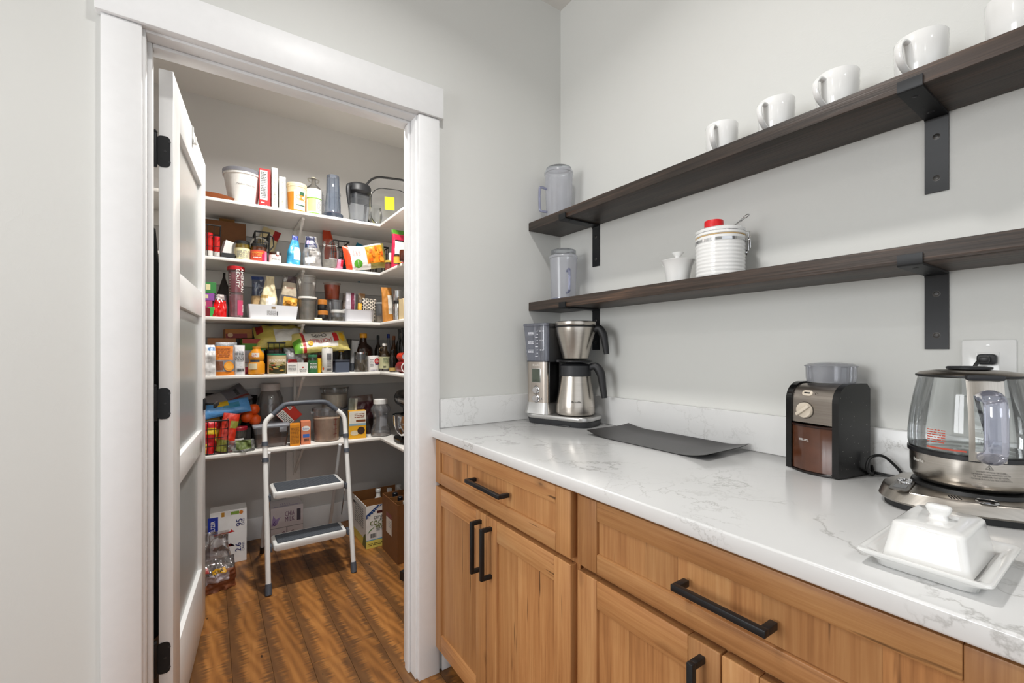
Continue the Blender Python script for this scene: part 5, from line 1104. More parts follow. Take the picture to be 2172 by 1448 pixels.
bottle('honey_jar', 'small round bottle with yellow cap behind the blue tub', x, 1.44, SZ[K]+.0005, w*.98, h, clear('#8a8478', .2, .3, hazecol='#4a443a'), plain('#d0a818', .4), .6, .62, .1)
x, w, h, z = place(K, 741, 756, 722, 1.45); o, S = bag('grey_packet', 'narrow silver grey packet left of the syrup bottle', x, 1.45, z, w, h, .04, [foil('#9a9a9a'), foil('#3a3c40')], 'pouch', [(1, (0, 1, 0, .25))], 34, (0, .08, 0), .2)
x, w, h, z = place(K, 751, 790, 707, 1.47)
bottle('syrup_bottle', 'large dark amber syrup jug with yellow cap', x, 1.47, z, w*.98, h, plain('#1f0c06', .12), plain('#d0901a', .4), .34, .56, .12, labc=None)
x, w, h, z = place(K, 752, 780, 746, 1.38)
jar('rice_jar', 'mason jar of brown rice with steel lid', x, 1.385, z, w, h, '#b9b2a6', clear('#d5d2c8', .2, .1), plain('#7a6634', .7, 0, .5), .68, lidh=.12, sh=.95, lida=CHROME)
x, w, h, z = place(K, 780, 804, 754, 1.39)
o = lathed('milk_can', 'white can with red oval logo on the second lowest shelf', 'can', x, 1.395, z, [(0, .001), (w*.49, .001), (w*.5, .004), (w*.5, h*.97), (w*.49, h), (w*.46, h*.985), (0, h*.98)], plain('#e2dedb', .35)); Sx = S_cyl(w*.5)
patch(o, Sx, -.004, .034, h*.48, h*.84, plain('#c01826', .45), .001, shape='oval'); patch(o, Sx, .0, .034, h*.42, h*.54, plain('#3c3468', .45), .0008, shape='oval'); text(o, Sx, 'Gia', .016, h*.66, .016, INKW, rot=.1, off=.002); lines(o, Sx, -.03, -.008, h*.3, h*.8, 5, GREY); lines(o, Sx, -.028, .02, h*.06, h*.12, 1, plain('#3c3468', .5))
x, w, h, z = place(K, 804, 828, 728, 1.36)
o = bottle('maple_syrup', 'maple syrup bottle with ring handle and cream label', x, 1.36, z, w*.95, h, clear('#c9b89c', .25, .12, hazecol='#7a5a34'), plain('#e6e2da', .4), .36, .56, .09, labc='#b7b58e', labz=(.1, .52), cont=plain('#1c0f08', .2), contz=.42); lines(o, S_cyl(w*.475), -.02, .02, h*.28, h*.48, 4, plain('#5c6a4c', .5), off=.0015); barcode(o, S_cyl(w*.475), -.022, -.004, h*.13, h*.2)
obj('ring_handle', MB().tube([(-w*.30-.012*math.cos(a), 0, h*.76+.018*math.sin(a)) for a in [k*.5 for k in range(13)]], .003, 6), clear('#c9b89c', .25, .3, hazecol='#a88a5c'), o)
for pl, pr_, pt, Y, c, cap, lab in ((796, 808, 711, 1.60, plain('#2c2218', .2), plain('#151515', .4), 'slim dark bottle with black cap at the back'), (817, 830, 708, 1.62, plain('#8a8a8c', .3), plain('#1a3a9c', .4), 'clear bottle with blue cap at the back corner'), (829, 842, 712, 1.50, plain('#4a2c14', .2), plain('#8a4a1c', .4), 'bottle with amber cap beside the wine bottle'), (842, 852, 692, 1.40, plain('#131512', .15), plain('#2a2a2a', .4), 'tall dark wine bottle on the second lowest shelf'), (848, 860, 694, 1.30, plain('#0f0f10', .15), plain('#1a1a1a', .4), 'tall black bottle next to the dark wine bottle')):
    x, w, h, z = place(K, pl, pr_, pt, Y); bottle('glass_bottle', lab, x, Y, z, max(w*1.2, .05), min(h, .285), c, cap, .34, .55, .12, labc=None)
x, w = retn(828, 837, 740, 1.22); h = onY(832, 742, 1.22).z-SZ[K]
o = bottle('olive_bottle', 'dark slim sauce bottle with gold label', x, 1.22, SZ[K]+.0005, .04, .14, plain('#15110d', .15), plain('#1c1c1c', .4), .45, .6, .1, labc='#a88a4c', labz=(.04, .2))
x, w = retn(832, 866, 775, 1.08)
o = lathed('red_tin', 'dark red round tin lying at the side shelf end', 'tin', x+.02, 1.08, SZ[K]+.0355, [(0, -.05), (.034, -.05), (.035, -.047), (.035, .047), (.034, .05), (0, .05)], plain('#7a1c1c', .4), rx=PI/2); obj('end_ring', MB().lathe([(.028, .0502), (.034, .0505), (.034, .053), (.028, .053)], 28), WHITE, o)
o = lathed('red_white_tin', 'small red and white tin stacked on the dark red tin', 'tin', x+.024, 1.10, SZ[K]+.0705+.028, [(0, -.04), (.026, -.04), (.027, -.037), (.027, .037), (.026, .04), (0, .04)], plain('#c8341c', .4), rx=PI/2); obj('end_cap', MB().lathe([(0, .0403), (.02, .0405), (.02, .042), (0, .042)], 24), plain('#b9c4d0', .4), o)
# things piled behind the front row
x, w, h, z = place(K, 440, 500, 717, 1.56); carton('wooden_box', 'long tan wooden box behind the grey and orange pouch', 'box', x, 1.60, z, w, .12, h, '#b87a48', 0)
zz = z+h+.0006
x, w, h, _ = place(K, 476, 533, 698, 1.60, zz); o = carton('biscuit_box', 'orange and red biscuit box lying on the tan wooden box', 'box', x+.0, 1.615, zz, w, .12, max(.03, h), '#b4701c', .06, ry=-.03); patch(o, S_flat(-.06), -w/2+.002, w*.3, 0.001, max(.03, h)*.5, plain('#8a1c18', .5)); patch(o, S_flat(-.06), -w*.42, -w*.22, .006, max(.03, h)*.6, plain('#d9b48c', .5), .001, shape='oval')
x, w, h, z = place(K, 505, 555, 719, 1.50)
hh = h/3
for k, (c, lab) in enumerate((('#a8203c', 'red and white carton at the bottom of the stack'), ('#c9c6cc', 'pale grey carton in the middle of the stack'), ('#4c8a1c', 'green carton on top of the stack behind the salt bag'))):
    o = carton('stacked_carton', lab, 'box', x+.008*k, 1.53, z+k*(hh+.0006), w, .14, hh, c, .04*(k-1), group='cartons stacked behind the bottle'); patch(o, S_flat(-.07), -w/2+.001, w/2-.001, hh*.6, hh*.98, plain(('#d6d2d0', '#c2bfc6', '#9a2c20')[k], .5))
x0, x1 = onY(569, 740, 1.43).x, onY(604, 740, 1.43).x
wire_basket('dark_wire_basket', 'black wire basket behind the fried onion tin', x0, x1, 1.425, 1.60, SZ[K]+.001, onY(586, 727, 1.43).z-SZ[K], r=.003, nx=3, nz=3)
o, S = bag('spice_sachet', 'orange and grey sachet standing in the dark wire basket', (x0+x1)/2, 1.50, SZ[K]+.006, .09, .17, .035, [foil('#5a5048'), foil('#b8642c'), foil('#8a9a3c')], 'pouch', [(1, (.2, .9, .8, .92)), (2, (.3, .8, .3, .45))], 36, (0, 0, 0), .3)
for pl, pr_, pt, pb, Y, c2, lab, sd in ((604, 640, 737, 768, 1.44, ('#8a8a8c', '#a01824'), 'crumpled red and silver snack wrapper behind the broth box', 37), (632, 660, 733, 766, 1.47, ('#a59a90', '#7a3a30'), 'crumpled silver and brown wrapper behind the green jar', 38), (660, 690, 722, 760, 1.53, ('#b3a9a0', '#b8322c'), 'crumpled foil snack packet behind the white can', 39)):
    x, w, h, z = place(K, pl, pr_, pt, Y); o, S = bag('snack_wrapper', lab, x, Y, z, w*1.15, h, .07, [foil(c2[0], .25), foil(c2[1], .3)], 'sack', [(1, (.1, .6, .1, .55))], sd, (0, 0, .2), .7)
# chip bags lying over the pile
zt = onY(585, 730, 1.45).z
o, S = bag('yellow_chip_bag', 'yellow and white chip bag lying on the pile under the middle shelf', onY(540, 716, 1.50).x, 1.515, onY(540, 716, 1.50).z+.0, .19, .29, .10, [foil('#cbb95c'), foil('#dcdad6'), foil('#9a1c20')], 'pillow', [(2, (.0, .5, .02, .16)), (1, (.35, .9, .34, .98))], 40, (math.radians(-48), math.radians(86), 0), .25, mode='ZYX')
o, S = bag('jackfruit_chip_bag', 'yellow chip bag with red lettering lying across the pile', onY(622, 732, 1.40).x, 1.43, onY(622, 728, 1.40).z-.004, .165, .325, .08, [foil('#d3c476'), foil('#dedad2'), foil('#b01c20'), foil('#5f9a2c')], 'pillow', [(3, (.45, 1, .0, .12)), (2, (.0, 1, .16, .21)), (1, (.1, .9, .21, .78))], 41, (math.radians(-42), math.radians(84), 0), .18, nu=26, nv=40, mode='ZYX')
text(o, S, 'JACKFRUIT', .024, .155, .032, plain('#b8141c', .45), rot=-PI/2, width=.135, off=.004)
text(o, S, 'CHIPS', -.02, .15, .032, plain('#2a2622', .45), rot=-PI/2, width=.09, off=.004); patch(o, S, -.04, .03, .232, .262, plain('#b8141c', .45), .004); patch(o, S, -.05, .03, .272, .305, plain('#e0b01c', .45), .004, shape='oval', name='printed_fruit'); patch(o, S, .02, .055, .075, .105, plain('#e0b01c', .45), .004, shape='oval', name='printed_fruit')
# ------------------------------------------------------------ lowest shelf
K = 4
x0, x1 = onY(424, 930, 1.355).x, onY(484, 930, 1.355).x; hb = onY(450, 893, 1.355).z-SZ[K]
wire_basket('snack_basket', 'black wire basket full of chip bags on the lowest shelf', x0, x1, 1.345, 1.575, SZ[K]+.001, hb, r=.0024, nx=4, nz=4)
xm = (x0+x1)/2
for k, (dx, c, lab, tilt, Y) in enumerate(((-.045, ('#c8141c', '#d8b41c'), 'yellow and red chip bag at the left of the wire basket', .1, 1.40), (.005, ('#d8a814', '#b8201c'), 'yellow chip bag in the middle of the wire basket', -.1, 1.46), (.045, ('#c42c12', '#8a8a34'), 'orange red chip bag at the right of the wire basket', .2, 1.40), (.06, ('#3a7a8a', '#9a9a3c'), 'green striped chip bag at the back of the wire basket', .25, 1.52))):
    o, S = bag('chip_bag', lab, xm+dx, Y, SZ[K]+.006, .085, .17+.02*k, .05, [foil(c[0]), foil(c[1])], 'pouch', [(1, (.0, .6, .0, .3)), (1, (.5, 1, .6, .8))], 50+k, (0, tilt, .1*k), .35, group='chip bags in the wire basket')
zb = SZ[K]+hb
o, S = bag('blue_snack_bag', 'blue snack bag lying on top of the wire basket', x0-.03, 1.425, zb+.036, .10, .27, .05, [foil('#4f8fc8'), foil('#2c7a9a'), foil('#c8a41c')], 'pillow', [(2, (.0, .5, .4, .62)), (1, (.3, .7, .5, .8))], 55, (math.radians(-40), math.radians(80), 0), .2, mode='ZYX')
o, S = bag('grey_snack_bag', 'silver grey snack bag with barcode on the lowest shelf pile', x0+.0, 1.535, zb+.05, .14, .26, .05, [foil('#77757a'), foil('#a09c9c'), foil('#8a3c34')], 'pillow', [(1, (.15, .75, .15, .5)), (2, (.75, .82, 0, 1))], 56, (math.radians(-45), math.radians(62), 0), .2, mode='ZYX')
barcode(o, S, -.03, .02, .19, .21)
o, S = bag('black_bag', 'black plastic bag behind the snack pile on the lowest shelf', onY(474, 900, 1.6).x, 1.655, SZ[K]+.0005, .30, onY(480, 836, 1.62).z-SZ[K], .12, [foil('#0e0e0f', .3)], 'sack', (), 57, (0, .1, 0), .35)
cx_ = onY(535, 890, 1.47).x
for k, (px, py) in enumerate(((524, 884), (541, 890), (516, 868), (538, 868))):
    p = onY(px, py, 1.47+.02*(k > 1)); o = lathed('orange', ('leftmost orange', 'lowest orange', 'upper left orange', 'upper right orange')[k]+' in the pile beside the large flour jar', 'orange', p.x, p.y, p.z, [(0, -.033), (.012, -.031), (.024, -.023), (.032, -.008), (.0325, .006), (.026, .021), (.014, .03), (.003, .031), (0, .029)], plain('#d9520e', .4, 0, .06), 24, group='oranges in the net')
o = carton('produce_carton', 'low dark produce tray under the oranges', 'tray', cx_-.052, 1.50, SZ[K]+.0005, .09, .09, onY(540, 893, 1.47).z-.034-SZ[K], '#241d1a', 0)
x, w, h, z = place(K, 488, 523, 905, 1.43)
o = tub('red_lid_tub', 'clear plastic tub with red lid beside the wire basket', x+.004, 1.435, z, w*.97, w*.85, h*.86, clear('#ebe8e4', .15, .3, hazecol='#a8a29a'), None, .5, plain('#8a1424', .4), h*.14); patch(o, S_cyl(w*.46), -.03, .02, h*.38, h*.52, INKW, .002)
x, w, h, z = place(K, 481, 541, 933, 1.365)
o, S = bag('herb_bag', 'clear plastic bag of green herbs at the front of the lowest shelf', x, 1.372, z, w, h, .055, [clear('#dfe2da', .4, .15, rough=.06), plain('#5c6a34', .6, 0, .4)], 'pouch', [(1, (.3, .85, .25, .95))], 58, (0, 0, 0), 1.1)
x0, x1 = onY(537, 930, 1.37).x, onY(617, 930, 1.37).x; hb = onY(577, 903, 1.37).z-SZ[K]
t = empty('storage_box', ((x0+x1)/2, 1.475, SZ[K]+.0005), (0, 0, -.02)); tag(t, 'clear plastic storage box with grey lid and brown contents', 'storage box'); wv = x1-x0
obj('box_shell', MB().prism(rrect(wv*.82, .17, .015), .0, hb-.012, 0, top=rrect(wv*.95, .2, .015)), clear('#e9e9ea', .15, .2, hazecol='#a0a0a2'), t); obj('contents', MB().prism(rrect(wv*.80, .155, .012), .003, hb*.42, 0, top=rrect(wv*.84, .165, .012)), plain('#8a6c5c', .7, 0, .2), t)
obj('lid', MB().prism(rrect(wv, .21, .018), hb-.012, hb+.004, 0, bev=.004), plain('#8f9299', .4), t); obj('latch', MB().box(wv*.2, wv*.4, -.104, -.098, hb-.04, hb-.008, .002), clear('#c9c9cc', .2, .4), t)
x, w, h, z = place(K, 551, 596, 813, 1.62); r_ = w*.48
o = lathed('flour_jar', 'large clear jar with white lid at the back of the lowest shelf', 'jar', x, 1.62, z, [(0, .002), (r_*1.2, .001), (r_*1.3, .01), (r_*1.3, h*.6), (r_*1.25, h*.75), (r_*.9, h*.88)], clear('#efedea', .2, .16)); lid(o, r_*.95, h*.88, h, plain('#cfc8c2', .4)); fill(o, r_*1.24, .004, h*.42, plain('#a89a8e', .7, 0, .1))
hb2 = onY(615, 892, 1.45).z
o = carton('red_snack_box', 'red box with white panel tilted on the storage box', 'box', onY(627, 897, 1.45).x, 1.475, zb if False else SZ[K]+hb+.008, .105, .035, .115, '#b8260f', 0, ry=-.72); S = S_flat(-.0175); patch(o, S, -.05, -.005, .004, .1, PAPER); lines(o, S, -.045, -.01, .008, .096, 9, INK); patch(o, S, .02, .04, .07, .095, PAPER, .001); barcode(o, S, .023, .037, .073, .092)
x, w, h, z = place(K, 616, 638, 899, 1.36)
o = carton('orange_box', 'narrow orange box with printed panel on the lowest shelf', 'box', x, 1.385, z, w*.95, .06, h, '#d98a10', -.12); lines(o, S_flat(-.03), -w*.4, w*.4, h*.1, h*.85, 12, plain('#9a5c0c', .5))
x, w, h, z = place(K, 639, 660, 893, 1.365)
o = carton('baking_soda_box', 'pink orange carton with oval white logo on the lowest shelf', 'carton', x, 1.39, z, w*.95, .055, h, '#d8825c', -.08); S = S_flat(-.0275)
patch(o, S, -w*.42, w*.42, h*.58, h*.8, INKW, shape='oval'); text(o, S, 'Eatery', .0, h*.69, .012, plain('#3a5aa8', .5), width=w*.6, off=.002); patch(o, S, -w*.3, w*.35, h*.3, h*.45, plain('#3a6ab8', .5)); barcode(o, S, -w*.2, w*.3, h*.14, h*.26)
x, w, h, z = place(K, 661, 722, 866, 1.42); r_ = w*.49
sg = tub('sugar_tub', 'large round measuring tub of raw sugar with red scale', x+.006, 1.435, z, w*.99, w*.86, h, clear('#f3f3f3', .15, .12), plain('#cfae90', .8, 0, .1), .70); Sx = S_cyl(lambda v: w*.43+w*.065*v/h)
RDK = plain('#8a3c2c', .5); patch(sg, Sx, .035, .0375, h*.1, h*.72, RDK, .002, 'scale_line', 1, 4)
for k in range(4): patch(sg, Sx, .024, .049, h*(.22+.15*k), h*(.235+.15*k), RDK, .002, 'scale_mark', 3, 1)
obj('tub_lid', MB().lathe([(w*.505, h*.97), (w*.515, h*.985), (w*.51, h+.004), (w*.4, h+.007), (0, h+.007)], 40), clear('#e3e6e8', .2, .12), sg)
for s in (-1, 1): obj('grip', MB().box(s*w*.50-.012, s*w*.50+.012, -.02, .02, h*.86, h*.93, .003), clear('#e3e6e8', .2, .3), sg)
x2, w2, h2, z2 = place(K, 677, 738, 820, 1.48, z+h+.008)
x, w, h, z = place(K, 685, 733, 870, 1.58)
pd = lathed('grey_tub', 'grey lidded tub behind the sugar tub', 'container', x+.02, 1.61, z, [(0, .001), (.085, .001), (.09, .005), (.095, h*.9), (.098, h)], plain('#7d8084', .5)); lid(pd, .1, h, h+.014, plain('#5a5f68', .4))
x2, w2, h2, z2 = place(K, 677, 738, 820, 1.60, z+h+.0148)
tub('flour_tub', 'round clear tub of white flour stacked on the grey tub', x2+.006, 1.61, z2, w2*.95, w2*.86, h2-.012, clear('#ecebe8', .15, .16), plain('#ddd4c4', .8, 0, .04), .72, clear('#dcdad6', .15, .3, hazecol='#8c8a86'), .012)
x, w, h, z = place(K, 736, 751, 845, 1.42)
o, S = bag('green_bag', 'tall grey green foil bag between the tub and the chocolate carton', x, 1.43, z, w*1.3, h, .05, [foil('#6a6e64'), foil('#b9bab2')], 'pouch', [(1, (.7, 1, .4, 1))], 60, (0, .08, 0), .25)
x, w, h, z = place(K, 750, 794, 838, 1.54)
o, S = bag('maroon_bag', 'dark red bag with clear window behind the chocolate carton', x, 1.55, z, w*1.1, h, .09, [foil('#4a2028'), foil('#6a5a54'), foil('#2c1a14')], 'pouch', [(1, (0, 1, .86, 1)), (2, (.4, 1, .05, .4))], 61, (0, -.05, 0), .3)
x, w, h, z = place(K, 741, 778, 871, 1.37)
o = carton('chocolate_carton', 'yellow and white carton with chocolate picture on the lowest shelf', 'carton', x, 1.40, z, w*.96, .06, h, '#e0a41c', -.1); S = S_flat(-.03); w9 = w*.96
patch(o, S, -w9/2+.001, w9/2-.001, h*.52, h*.99, plain('#dcd6c8', .5)); patch(o, S, -w9/2+.001, w9/2-.001, h*.47, h*.55, plain('#8aa8b8', .5), .0008); patch(o, S, -.01, w9*.46, h*.6, h*.68, plain('#7a4420', .5), .001); lines(o, S, -.02, w9*.4, h*.74, h*.92, 3, plain('#8a4a34', .5))
patch(o, S, -w9*.02, w9*.42, h*.15, h*.42, plain('#3a2418', .5), .001, shape='oval', name='printed_cake'); patch(o, S, -w9*.42, w9*.05, h*.12, h*.3, plain('#d8c8a8', .5), .0009, shape='oval', name='printed_plate')
x, w, h, z = place(K, 787, 829, 846, 1.39); r_ = w*.48
o = lathed('pretzel_jar', 'clear waisted plastic jar with white lid at the shelf corner', 'jar', x, 1.40, z, [(0, .002), (r_*.95, .001), (r_, .008), (r_, h*.15), (r_*.76, h*.3), (r_*.76, h*.55), (r_, h*.68), (r_*.98, h*.76), (r_*.66, h*.87)], clear('#f2f2f4', .25, .16)); lid(o, r_*.72, h*.87, h, plain('#e4e3e0', .4)); fill(o, r_*.9, .004, h*.1, plain('#b9b0a6', .6)); patch(o, S_cyl(r_*.78), -.02, .03, h*.28, h*.6, plain('#8c8c90', .4), .001)
# stand mixer on the side shelf, cut by the door frame
mx = -.302; my = 1.08; t = empty('stand_mixer', (mx, my, SZ[K]+.0005), (0, 0, 0)); tag(t, 'black stand mixer with steel bowl on the lowest side shelf', 'mixer')
obj('mixer_base', MB().prism(rrect(.2, .25, .08, 8, .03, .02), 0, .03, 0, bev=.008), plain('#0f0f10', .2), t)
obj('mixing_bowl', MB().lathe([(0, .034), (.04, .034), (.045, .04), (.055, .05), (.078, .085), (.092, .125), (.097, .175), (.099, .177), (.095, .174)], 40, (-.01, -.02, 0)), CHROME, t)
obj('mixer_neck', MB().prism(rrect(.08, .1, .03, 6, .06, .13), .03, .25, 0), plain('#0f0f10', .2), t)
obj('mixer_head', MB().lathe([(0, -.16), (.035, -.155), (.052, -.12), (.06, -.04), (.06, .08), (.045, .14), (0, .15)], 28, T=Matrix.Translation((.01, .03, .262)) @ Matrix.Rotation(PI/2, 4, 'X') @ Matrix.Scale(1, 4)), plain('#111112', .2), t)
obj('name_plate', MB().box(-.051, -.049, -.06, .06, .245, .275, .001), plain('#9a9a9c', .3, .8), t); obj('hub_knob', MB().lathe([(0, .02), (.014, .018), (.018, 0)], 20, T=Matrix.Translation((-.02, -.125, .285)) @ Matrix.Rotation(PI/2, 4, 'X')), CHROME, t)
text(t, lambda u, v, off=0: (-.0515-off, -u, v), 'KitchenAid', 0, .262, .014, INKW)
# ------------------------------------------------------------ pantry floor
p = onZ(512, 1190, 0)
o = carton('drink_case', 'white drink case with red and blue print on the pantry floor', 'box', p.x-.06, 1.49, .0005, .175, .115, .30, '#e6e5e4', -.02); S = S_flat(-.0575)
patch(o, S, -.098, -.05, .18, .275, plain('#1a2f96', .5)); text(o, S, 'SELTZER', -.075, .22, .02, INKW, rot=PI/2, width=.07); text(o, S, '95', .05, .225, .032, plain('#232a6a', .5), rot=PI/2); text(o, S, 'CALS', .07, .225, .012, plain('#232a6a', .5), rot=PI/2); text(o, S, '2.6', .045, .085, .03, plain('#232a6a', .5), rot=PI/2); text(o, S, 'CARBS', .07, .085, .012, plain('#232a6a', .5), rot=PI/2)
for v0, v1 in ((.19, .165), (.085, .11)): patch(o, S, -.07, .03, min(v0, v1)-.004, max(v0, v1)+.004, RED, shape=((0, .2 if v0 > v1 else .8), (1, .5), (.8, 1), (.82, .65), (0, .5)))
patch(o, S, -.035, -.02, .27, .295, plain('#b8842c', .5)); patch(o, S, .01, .05, .275, .292, plain('#7a9a3c', .5)); patch(o, S, .05, .07, .272, .292, plain('#c8782c', .5), .001, shape='oval')
bx_ = onZ(468, 1240, 0)
o, S = bag('bread_bag', 'clear plastic bag of brown bread on the pantry floor', bx_.x-.035, bx_.y-.02, .0005, .20, .145, .12, [clear('#d8d2cc', .4, .12, rough=.05), plain('#7a4426', .6, 0, .2), foil('#b9aeb4'), foil('#c8951c'), foil('#9a2a24')], 'sack', [(3, (.45, .72, .62, .78)), (4, (.15, .35, .72, .86)), (2, (.3, .8, .35, .62)), (1, (.0, 1, .0, .34)), (1, (.72, 1, .0, .7))], 70, (0, 0, .2), .5, nu=30, nv=30)
text(o, S, 'Dave', .012, .104, .016, INK, rot=.4, off=.005)
p = onZ(455, 1205, 0)
o, S = bag('clear_poly_bag', 'crumpled clear plastic bag standing in front of the drink case', bx_.x-.055, bx_.y+.115, .0005, .20, .24, .08, [clear('#f2f0f0', .5, .16, hazecol='#cfc9cc', rough=.05), clear('#efebec', .5, .3, hazecol='#bfb6ba', rough=.05)], 'pouch', [(1, (.1, .6, .3, .7))], 71, (0, .1, .15), .8, taper=.7)
p0, p1 = onY(574, 1150, 1.52), onY(643, 1130, 1.52); wv = p1.x-p0.x; hh = onY(643, 1068, 1.52).z
o = carton('chia_milk_box', 'white and purple drink carton box behind the step stool', 'box', (p0.x+p1.x)/2, 1.60, .0005, wv, .16, hh, '#c9c3c6', 0); S = S_flat(-.08)
text(o, S, 'CHIA', .015, hh*.82, .030, plain('#5a2456', .5), width=.052); text(o, S, 'MILK', .015, hh*.68, .030, plain('#5a2456', .5), width=.052); text(o, S, '6', -wv*.38, hh*.62, .03, plain('#4a2a7a', .5)); patch(o, S, -wv*.48, -wv*.2, hh*.55, hh*.82, plain('#9a86b4', .5), .0005, shape=((0, 0), (.6, .1), (1, .8), (.5, .6), (.2, 1))); patch(o, S, -wv/2, wv/2, hh*.47, hh*.49, GREY, .0004); patch(o, S, wv*.3, wv*.42, hh*.6, hh*.9, plain('#4a4450', .5)); patch(o, S, -.004, .0, 0, hh*.47, plain('#3a343c', .5)); text(o, S, 'CHIA', -.02, hh*.25, .02, plain('#4a2046', .5), rot=PI/2); text(o, S, 'CHIA', .03, hh*.25, .02, plain('#4a2046', .5), rot=PI/2)
S2 = S_top(hh); [patch(o, S2, -.03+.012*k-.001, -.03+.012*k+.002, -.04, -.01+.006*(2-abs(k-2)), plain('#8a7aa8', .5), .0008, name='printed_ray') for k in range(5)]
lines(o, S2, -wv*.4, wv*.4, -.07, -.05, 2, plain('#8a7aa8', .5))
def open_box(name, label, A, wx, dy, h, col, inner, rz=0):
    t = empty(name, A, (0, 0, rz)); tag(t, label, 'box')
    f = obj('front_wall', MB().box(0, wx, 0, .003, 0, h), col, t); obj('back_wall', MB().box(0, wx, dy-.003, dy, 0, h), col, t)
    obj('side_wall', MB().box(0, .003, .0032, dy-.0032, 0, h), col, t); obj('side_wall', MB().box(wx-.003, wx, .0032, dy-.0032, 0, h), col, t); obj('bottom', MB().box(.0032, wx-.0032, .0032, dy-.0032, 0, .003), inner, t)
    return t
CO = plain('#e0ddd8', .5, 0, .03); CK = plain('#8a5a2c', .75, 0, .06); CK2 = plain('#74481f', .75, 0, .07)
A = onZ(777, 1165, 0); hz_ = onY(777, 1075, A.y).z
t = open_box('coconut_water_box', 'open white coconut water carton box on the pantry floor', (A.x, A.y, .0005), .30, .335, hz_, CO, CK)
for a in (.1, .2): obj('divider', MB().box(.004, .296, .335*a/.3-.001, .335*a/.3+.001, .004, hz_*.88), CK, t)
obj('inner_lining', MB().box(.0035, .2965, .33, .3315, .003, hz_+.004), CK, t)
S = lambda u, v, off=0: (u, -off, v)
patch(t, S, .0, .16, 0, hz_*.18, plain('#d8c860', .5)); patch(t, S, 0, .29, hz_*.18, hz_*.2, plain('#4a9ac0', .5)); patch(t, S, 0, .10, hz_*.70, hz_*1.0, plain('#1d3f78', .5), .0008, shape=((0, 0), (0, .32), (.72, 1), (1, 1))); text(t, S, '9 x 1 Liter', .047, hz_*.865, .017, INKW, rot=.72, off=.002)
text(t, S, 'organic', .105, hz_*.73, .030, plain('#5a5a5a', .5)); text(t, S, 'coconut', .105, hz_*.615, .042, plain('#5c6a14', .5), width=.165); text(t, S, 'water', .11, hz_*.515, .042, plain('#5c6a14', .5), width=.11); patch(t, S, .065, .1, hz_*.80, hz_*.86, plain('#4a1c1c', .5)); barcode(t, S, .022, .06, hz_*.24, hz_*.34); patch(t, S, .005, .06, hz_*.34, hz_*.52, plain('#4a7a3c', .5), .0008, shape=((0, 0), (.3, .5), (1, 1), (.4, .42))); lines(t, S, .06, .2, hz_*.38, hz_*.46, 2, GREY); lines(t, S, .012, .15, hz_*.05, hz_*.12, 2, plain('#5a5020', .5))
S3 = lambda u, v, off=0: (-off, u, v)
patch(t, S3, 0, .335, 0, hz_*.2, plain('#d8c860', .5)); patch(t, S3, 0, .08, 0, hz_*.35, plain('#5c6a3c', .5), .0008, shape=((0, 0), (1, 0), (.7, .7), (.2, 1))); lines(t, S3, .06, .26, hz_*.4, hz_*.9, 9, GREY); patch(t, S3, .24, .29, hz_*.82, hz_*.88, INK)
for k, (px, py) in enumerate(((802, 1048), (826, 1046), (846, 1050))):
    q = onY(px, py, A.y+.27-.04*(k % 2)); o = lathed('drink_bottle', ('left', 'middle', 'right')[k]+' white-capped bottle in the coconut water box', 'bottle', q.x, q.y, .004, [(0, .001), (.036, .001), (.037, .005), (.037, hz_*.7), (.015, hz_*.85), (.015, hz_*.97)], plain('#d9d6cf', .4), group='bottles in the coconut water box'); lid(o, .018, hz_*.97, hz_*1.05, WHITE, 'cap')
B = onZ(843, 1198, 0); hw = onY(843, 1072, B.y).z
Aw = onZ(809, 1160, 0)
t = open_box('wine_box', 'tall open brown cardboard wine box with dividers', (B.x, B.y, .0005), .26, Aw.y-B.y-.012, hw, CK2, CK)
dyw = Aw.y-B.y-.012
for k in (1, 2): obj('divider', MB().box(.004, .256, dyw*k/3-.001, dyw*k/3+.001, .004, hw*.98), CK, t)
obj('divider', MB().box(.129, .131, .004, dyw-.004, .004, hw*.97), CK, t)
S3 = lambda u, v, off=0: (-off, u, v)
patch(t, lambda u, v, off=0: (-off, dyw-u, v), .075, .17, hw*.38, hw*.70, plain('#d8cfc4', .5)); patch(t, lambda u, v, off=0: (-off, dyw-u, v), .075, .17, hw*.66, hw*.74, plain('#7a3428', .5), .0008); lines(t, lambda u, v, off=0: (-off, dyw-u, v), .12, .16, hw*.5, hw*.62, 4, GREY)
for k in range(3):
    o = lathed('wine_bottle', ('far', 'middle', 'near')[k]+' wine bottle standing in the brown wine box', 'bottle', B.x+.065, B.y+dyw*(5-2*k)/6, .004, [(0, .001), (.034, .001), (.036, .004), (.036, hw*.62), (.015, hw*.8), (.014, hw*.9)], plain('#141812', .12), group='bottles in the wine box'); lid(o, .0155, hw*.90, hw*1.0, plain(('#1a1c22', '#1a1c22', '#b9b4ac')[k], .35), 'cap')
q = onZ(852, 1232, 0); o = carton('small_black_box', 'small black object on the floor beside the door frame', 'box', q.x+.03, q.y, .0005, .05, .06, .045, '#141416', .3)
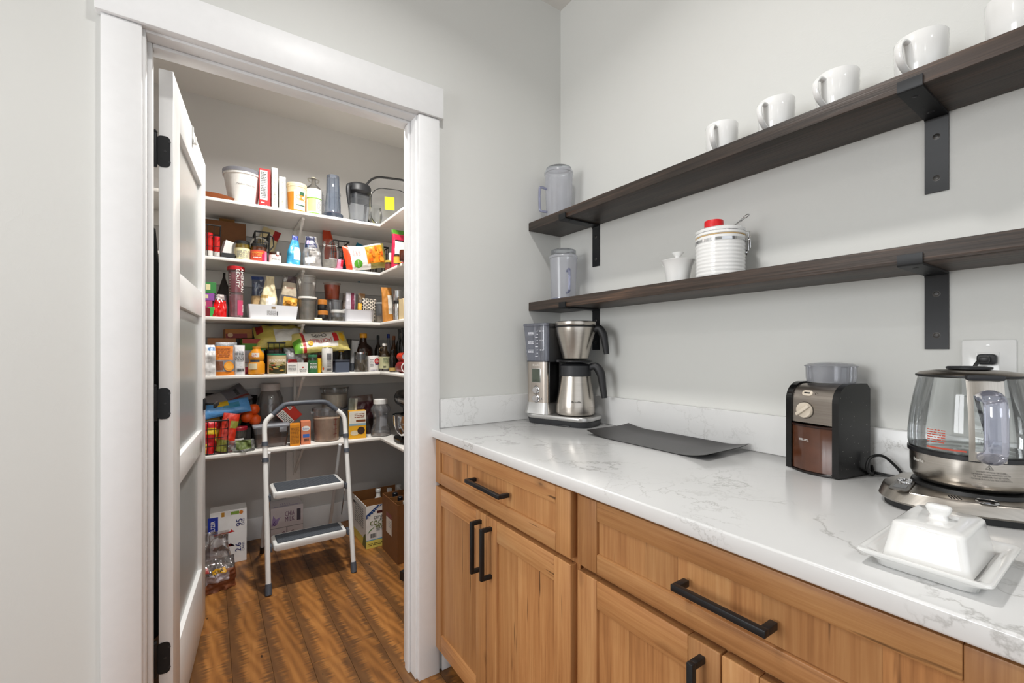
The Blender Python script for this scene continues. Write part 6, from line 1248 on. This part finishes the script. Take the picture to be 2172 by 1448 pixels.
# ---- step stool
t = empty('step_stool', (-.875, .94, 0)); tag(t, 'white folding two-step stool with grey treads in the pantry', 'step stool')
WP = plain('#dededc', .3, 0, .01); GP = plain('#4b5059', .5); HX = .205
zt = .915
for s in (-1, 1):
    obj('front_leg', MB().tube(bez([(s*HX, .004, .02), (s*HX, .06, .26), (s*HX, .125, .52), (s*HX, .178, .72), (s*HX, .193, .785), (s*(HX-.005), .202, .822), (s*(HX-.022), .208, .846), (s*(HX-.042), .212, .862)], 3), .0125, 14), WP, t)
    obj('rear_leg', MB().tube([(s*(HX-.022), .215, .66), (s*(HX-.02), .40, .28), (s*(HX-.018), .535, .02)], .0095, 12), plain('#c9c9c9', .3), t)
    obj('foot_cap', MB().tube([(s*HX, -.002, .0005), (s*HX, .002, .012), (s*HX, .012, .052)], [.0155, .0165, .0148], 14), GP, t)
    obj('foot_cap', MB().tube([(s*(HX-.018), .542, .0005), (s*(HX-.018), .520, .045)], .0125, 12), BLK, t)
    obj('stay_rod', MB().tube([(s*(HX-.018), .11, .47), (s*(HX-.02), .19, .26)], .0028, 6), CHROME, t)
    for zc in (.635, .715):
        cc_ = obj('clamp', MB().tube([(s*HX, .25*zc-.0075, zc-.011), (s*HX, .25*zc-.002, zc+.011)], .0158, 14), GP, t); obj('rivet', MB().lathe([(0, .004), (.003, .003), (.003, 0)], 8, T=Matrix.Translation((s*(HX+.0155), .25*zc, zc)) @ Matrix.Rotation(s*PI/2, 4, 'Y')), CHROME, cc_)
    for (yc, zc) in ((.075, .205), (.13, .445)): obj('hinge_bracket', MB().box(s*HX-.004-(.018 if s > 0 else 0), s*HX+.004+(.018 if s < 0 else 0), yc-.03, yc+.012, zc-.016, zc+.016, .003), GP, t)
top = [(-(HX-.040), .2115, .861), (-(HX-.062), .215, .880), (-(HX-.080), .218, .896), (-(HX-.095), .220, .907), (-(HX-.112), .221, .912), (-.05, .221, .914)]
gp = top+[(0, .221, zt)]+[(-a, b_, c) for a, b_, c in top[::-1]]
obj('grip_bar', MB().tube(bez(gp, 4), .0135, 14), GP, t)
for (y0_, y1_, zc, hx) in ((.035, .185, .225, .178), (.075, .275, .478, .176)):
    stp = obj('step', MB().prism(rrect(2*hx, y1_-y0_, .02, 6, 0, (y0_+y1_)/2), zc-.034, zc, 0, bev=.006), WP, t)
    tr_ = obj('tread', MB().box(-hx+.018, hx-.018, y0_+.014, y1_-.016, zc, zc+.0015, .001), plain('#3e4349', .7), stp)
    nr = 13; mb = MB()
    for k in range(nr): yy = y0_+.02+(y1_-y0_-.042)*k/(nr-1); mb.box(-hx+.022, hx-.022, yy-.0024, yy+.0024, zc+.0012, zc+.0038)
    obj('tread_ribs', mb, plain('#565b62', .7), tr_)
# made-up dark cloth, added behind the open door to darken the hinge gap
o, S = bag('gap_filler', 'dark cloth apron added to darken the hinge gap of the open door', -1.490, .33, .30, .24, 1.33, .07, [plain('#121213', .8)], 'sack', (), 80, (0, 0, math.radians(84)), .3, cat='filler')
flush_text()
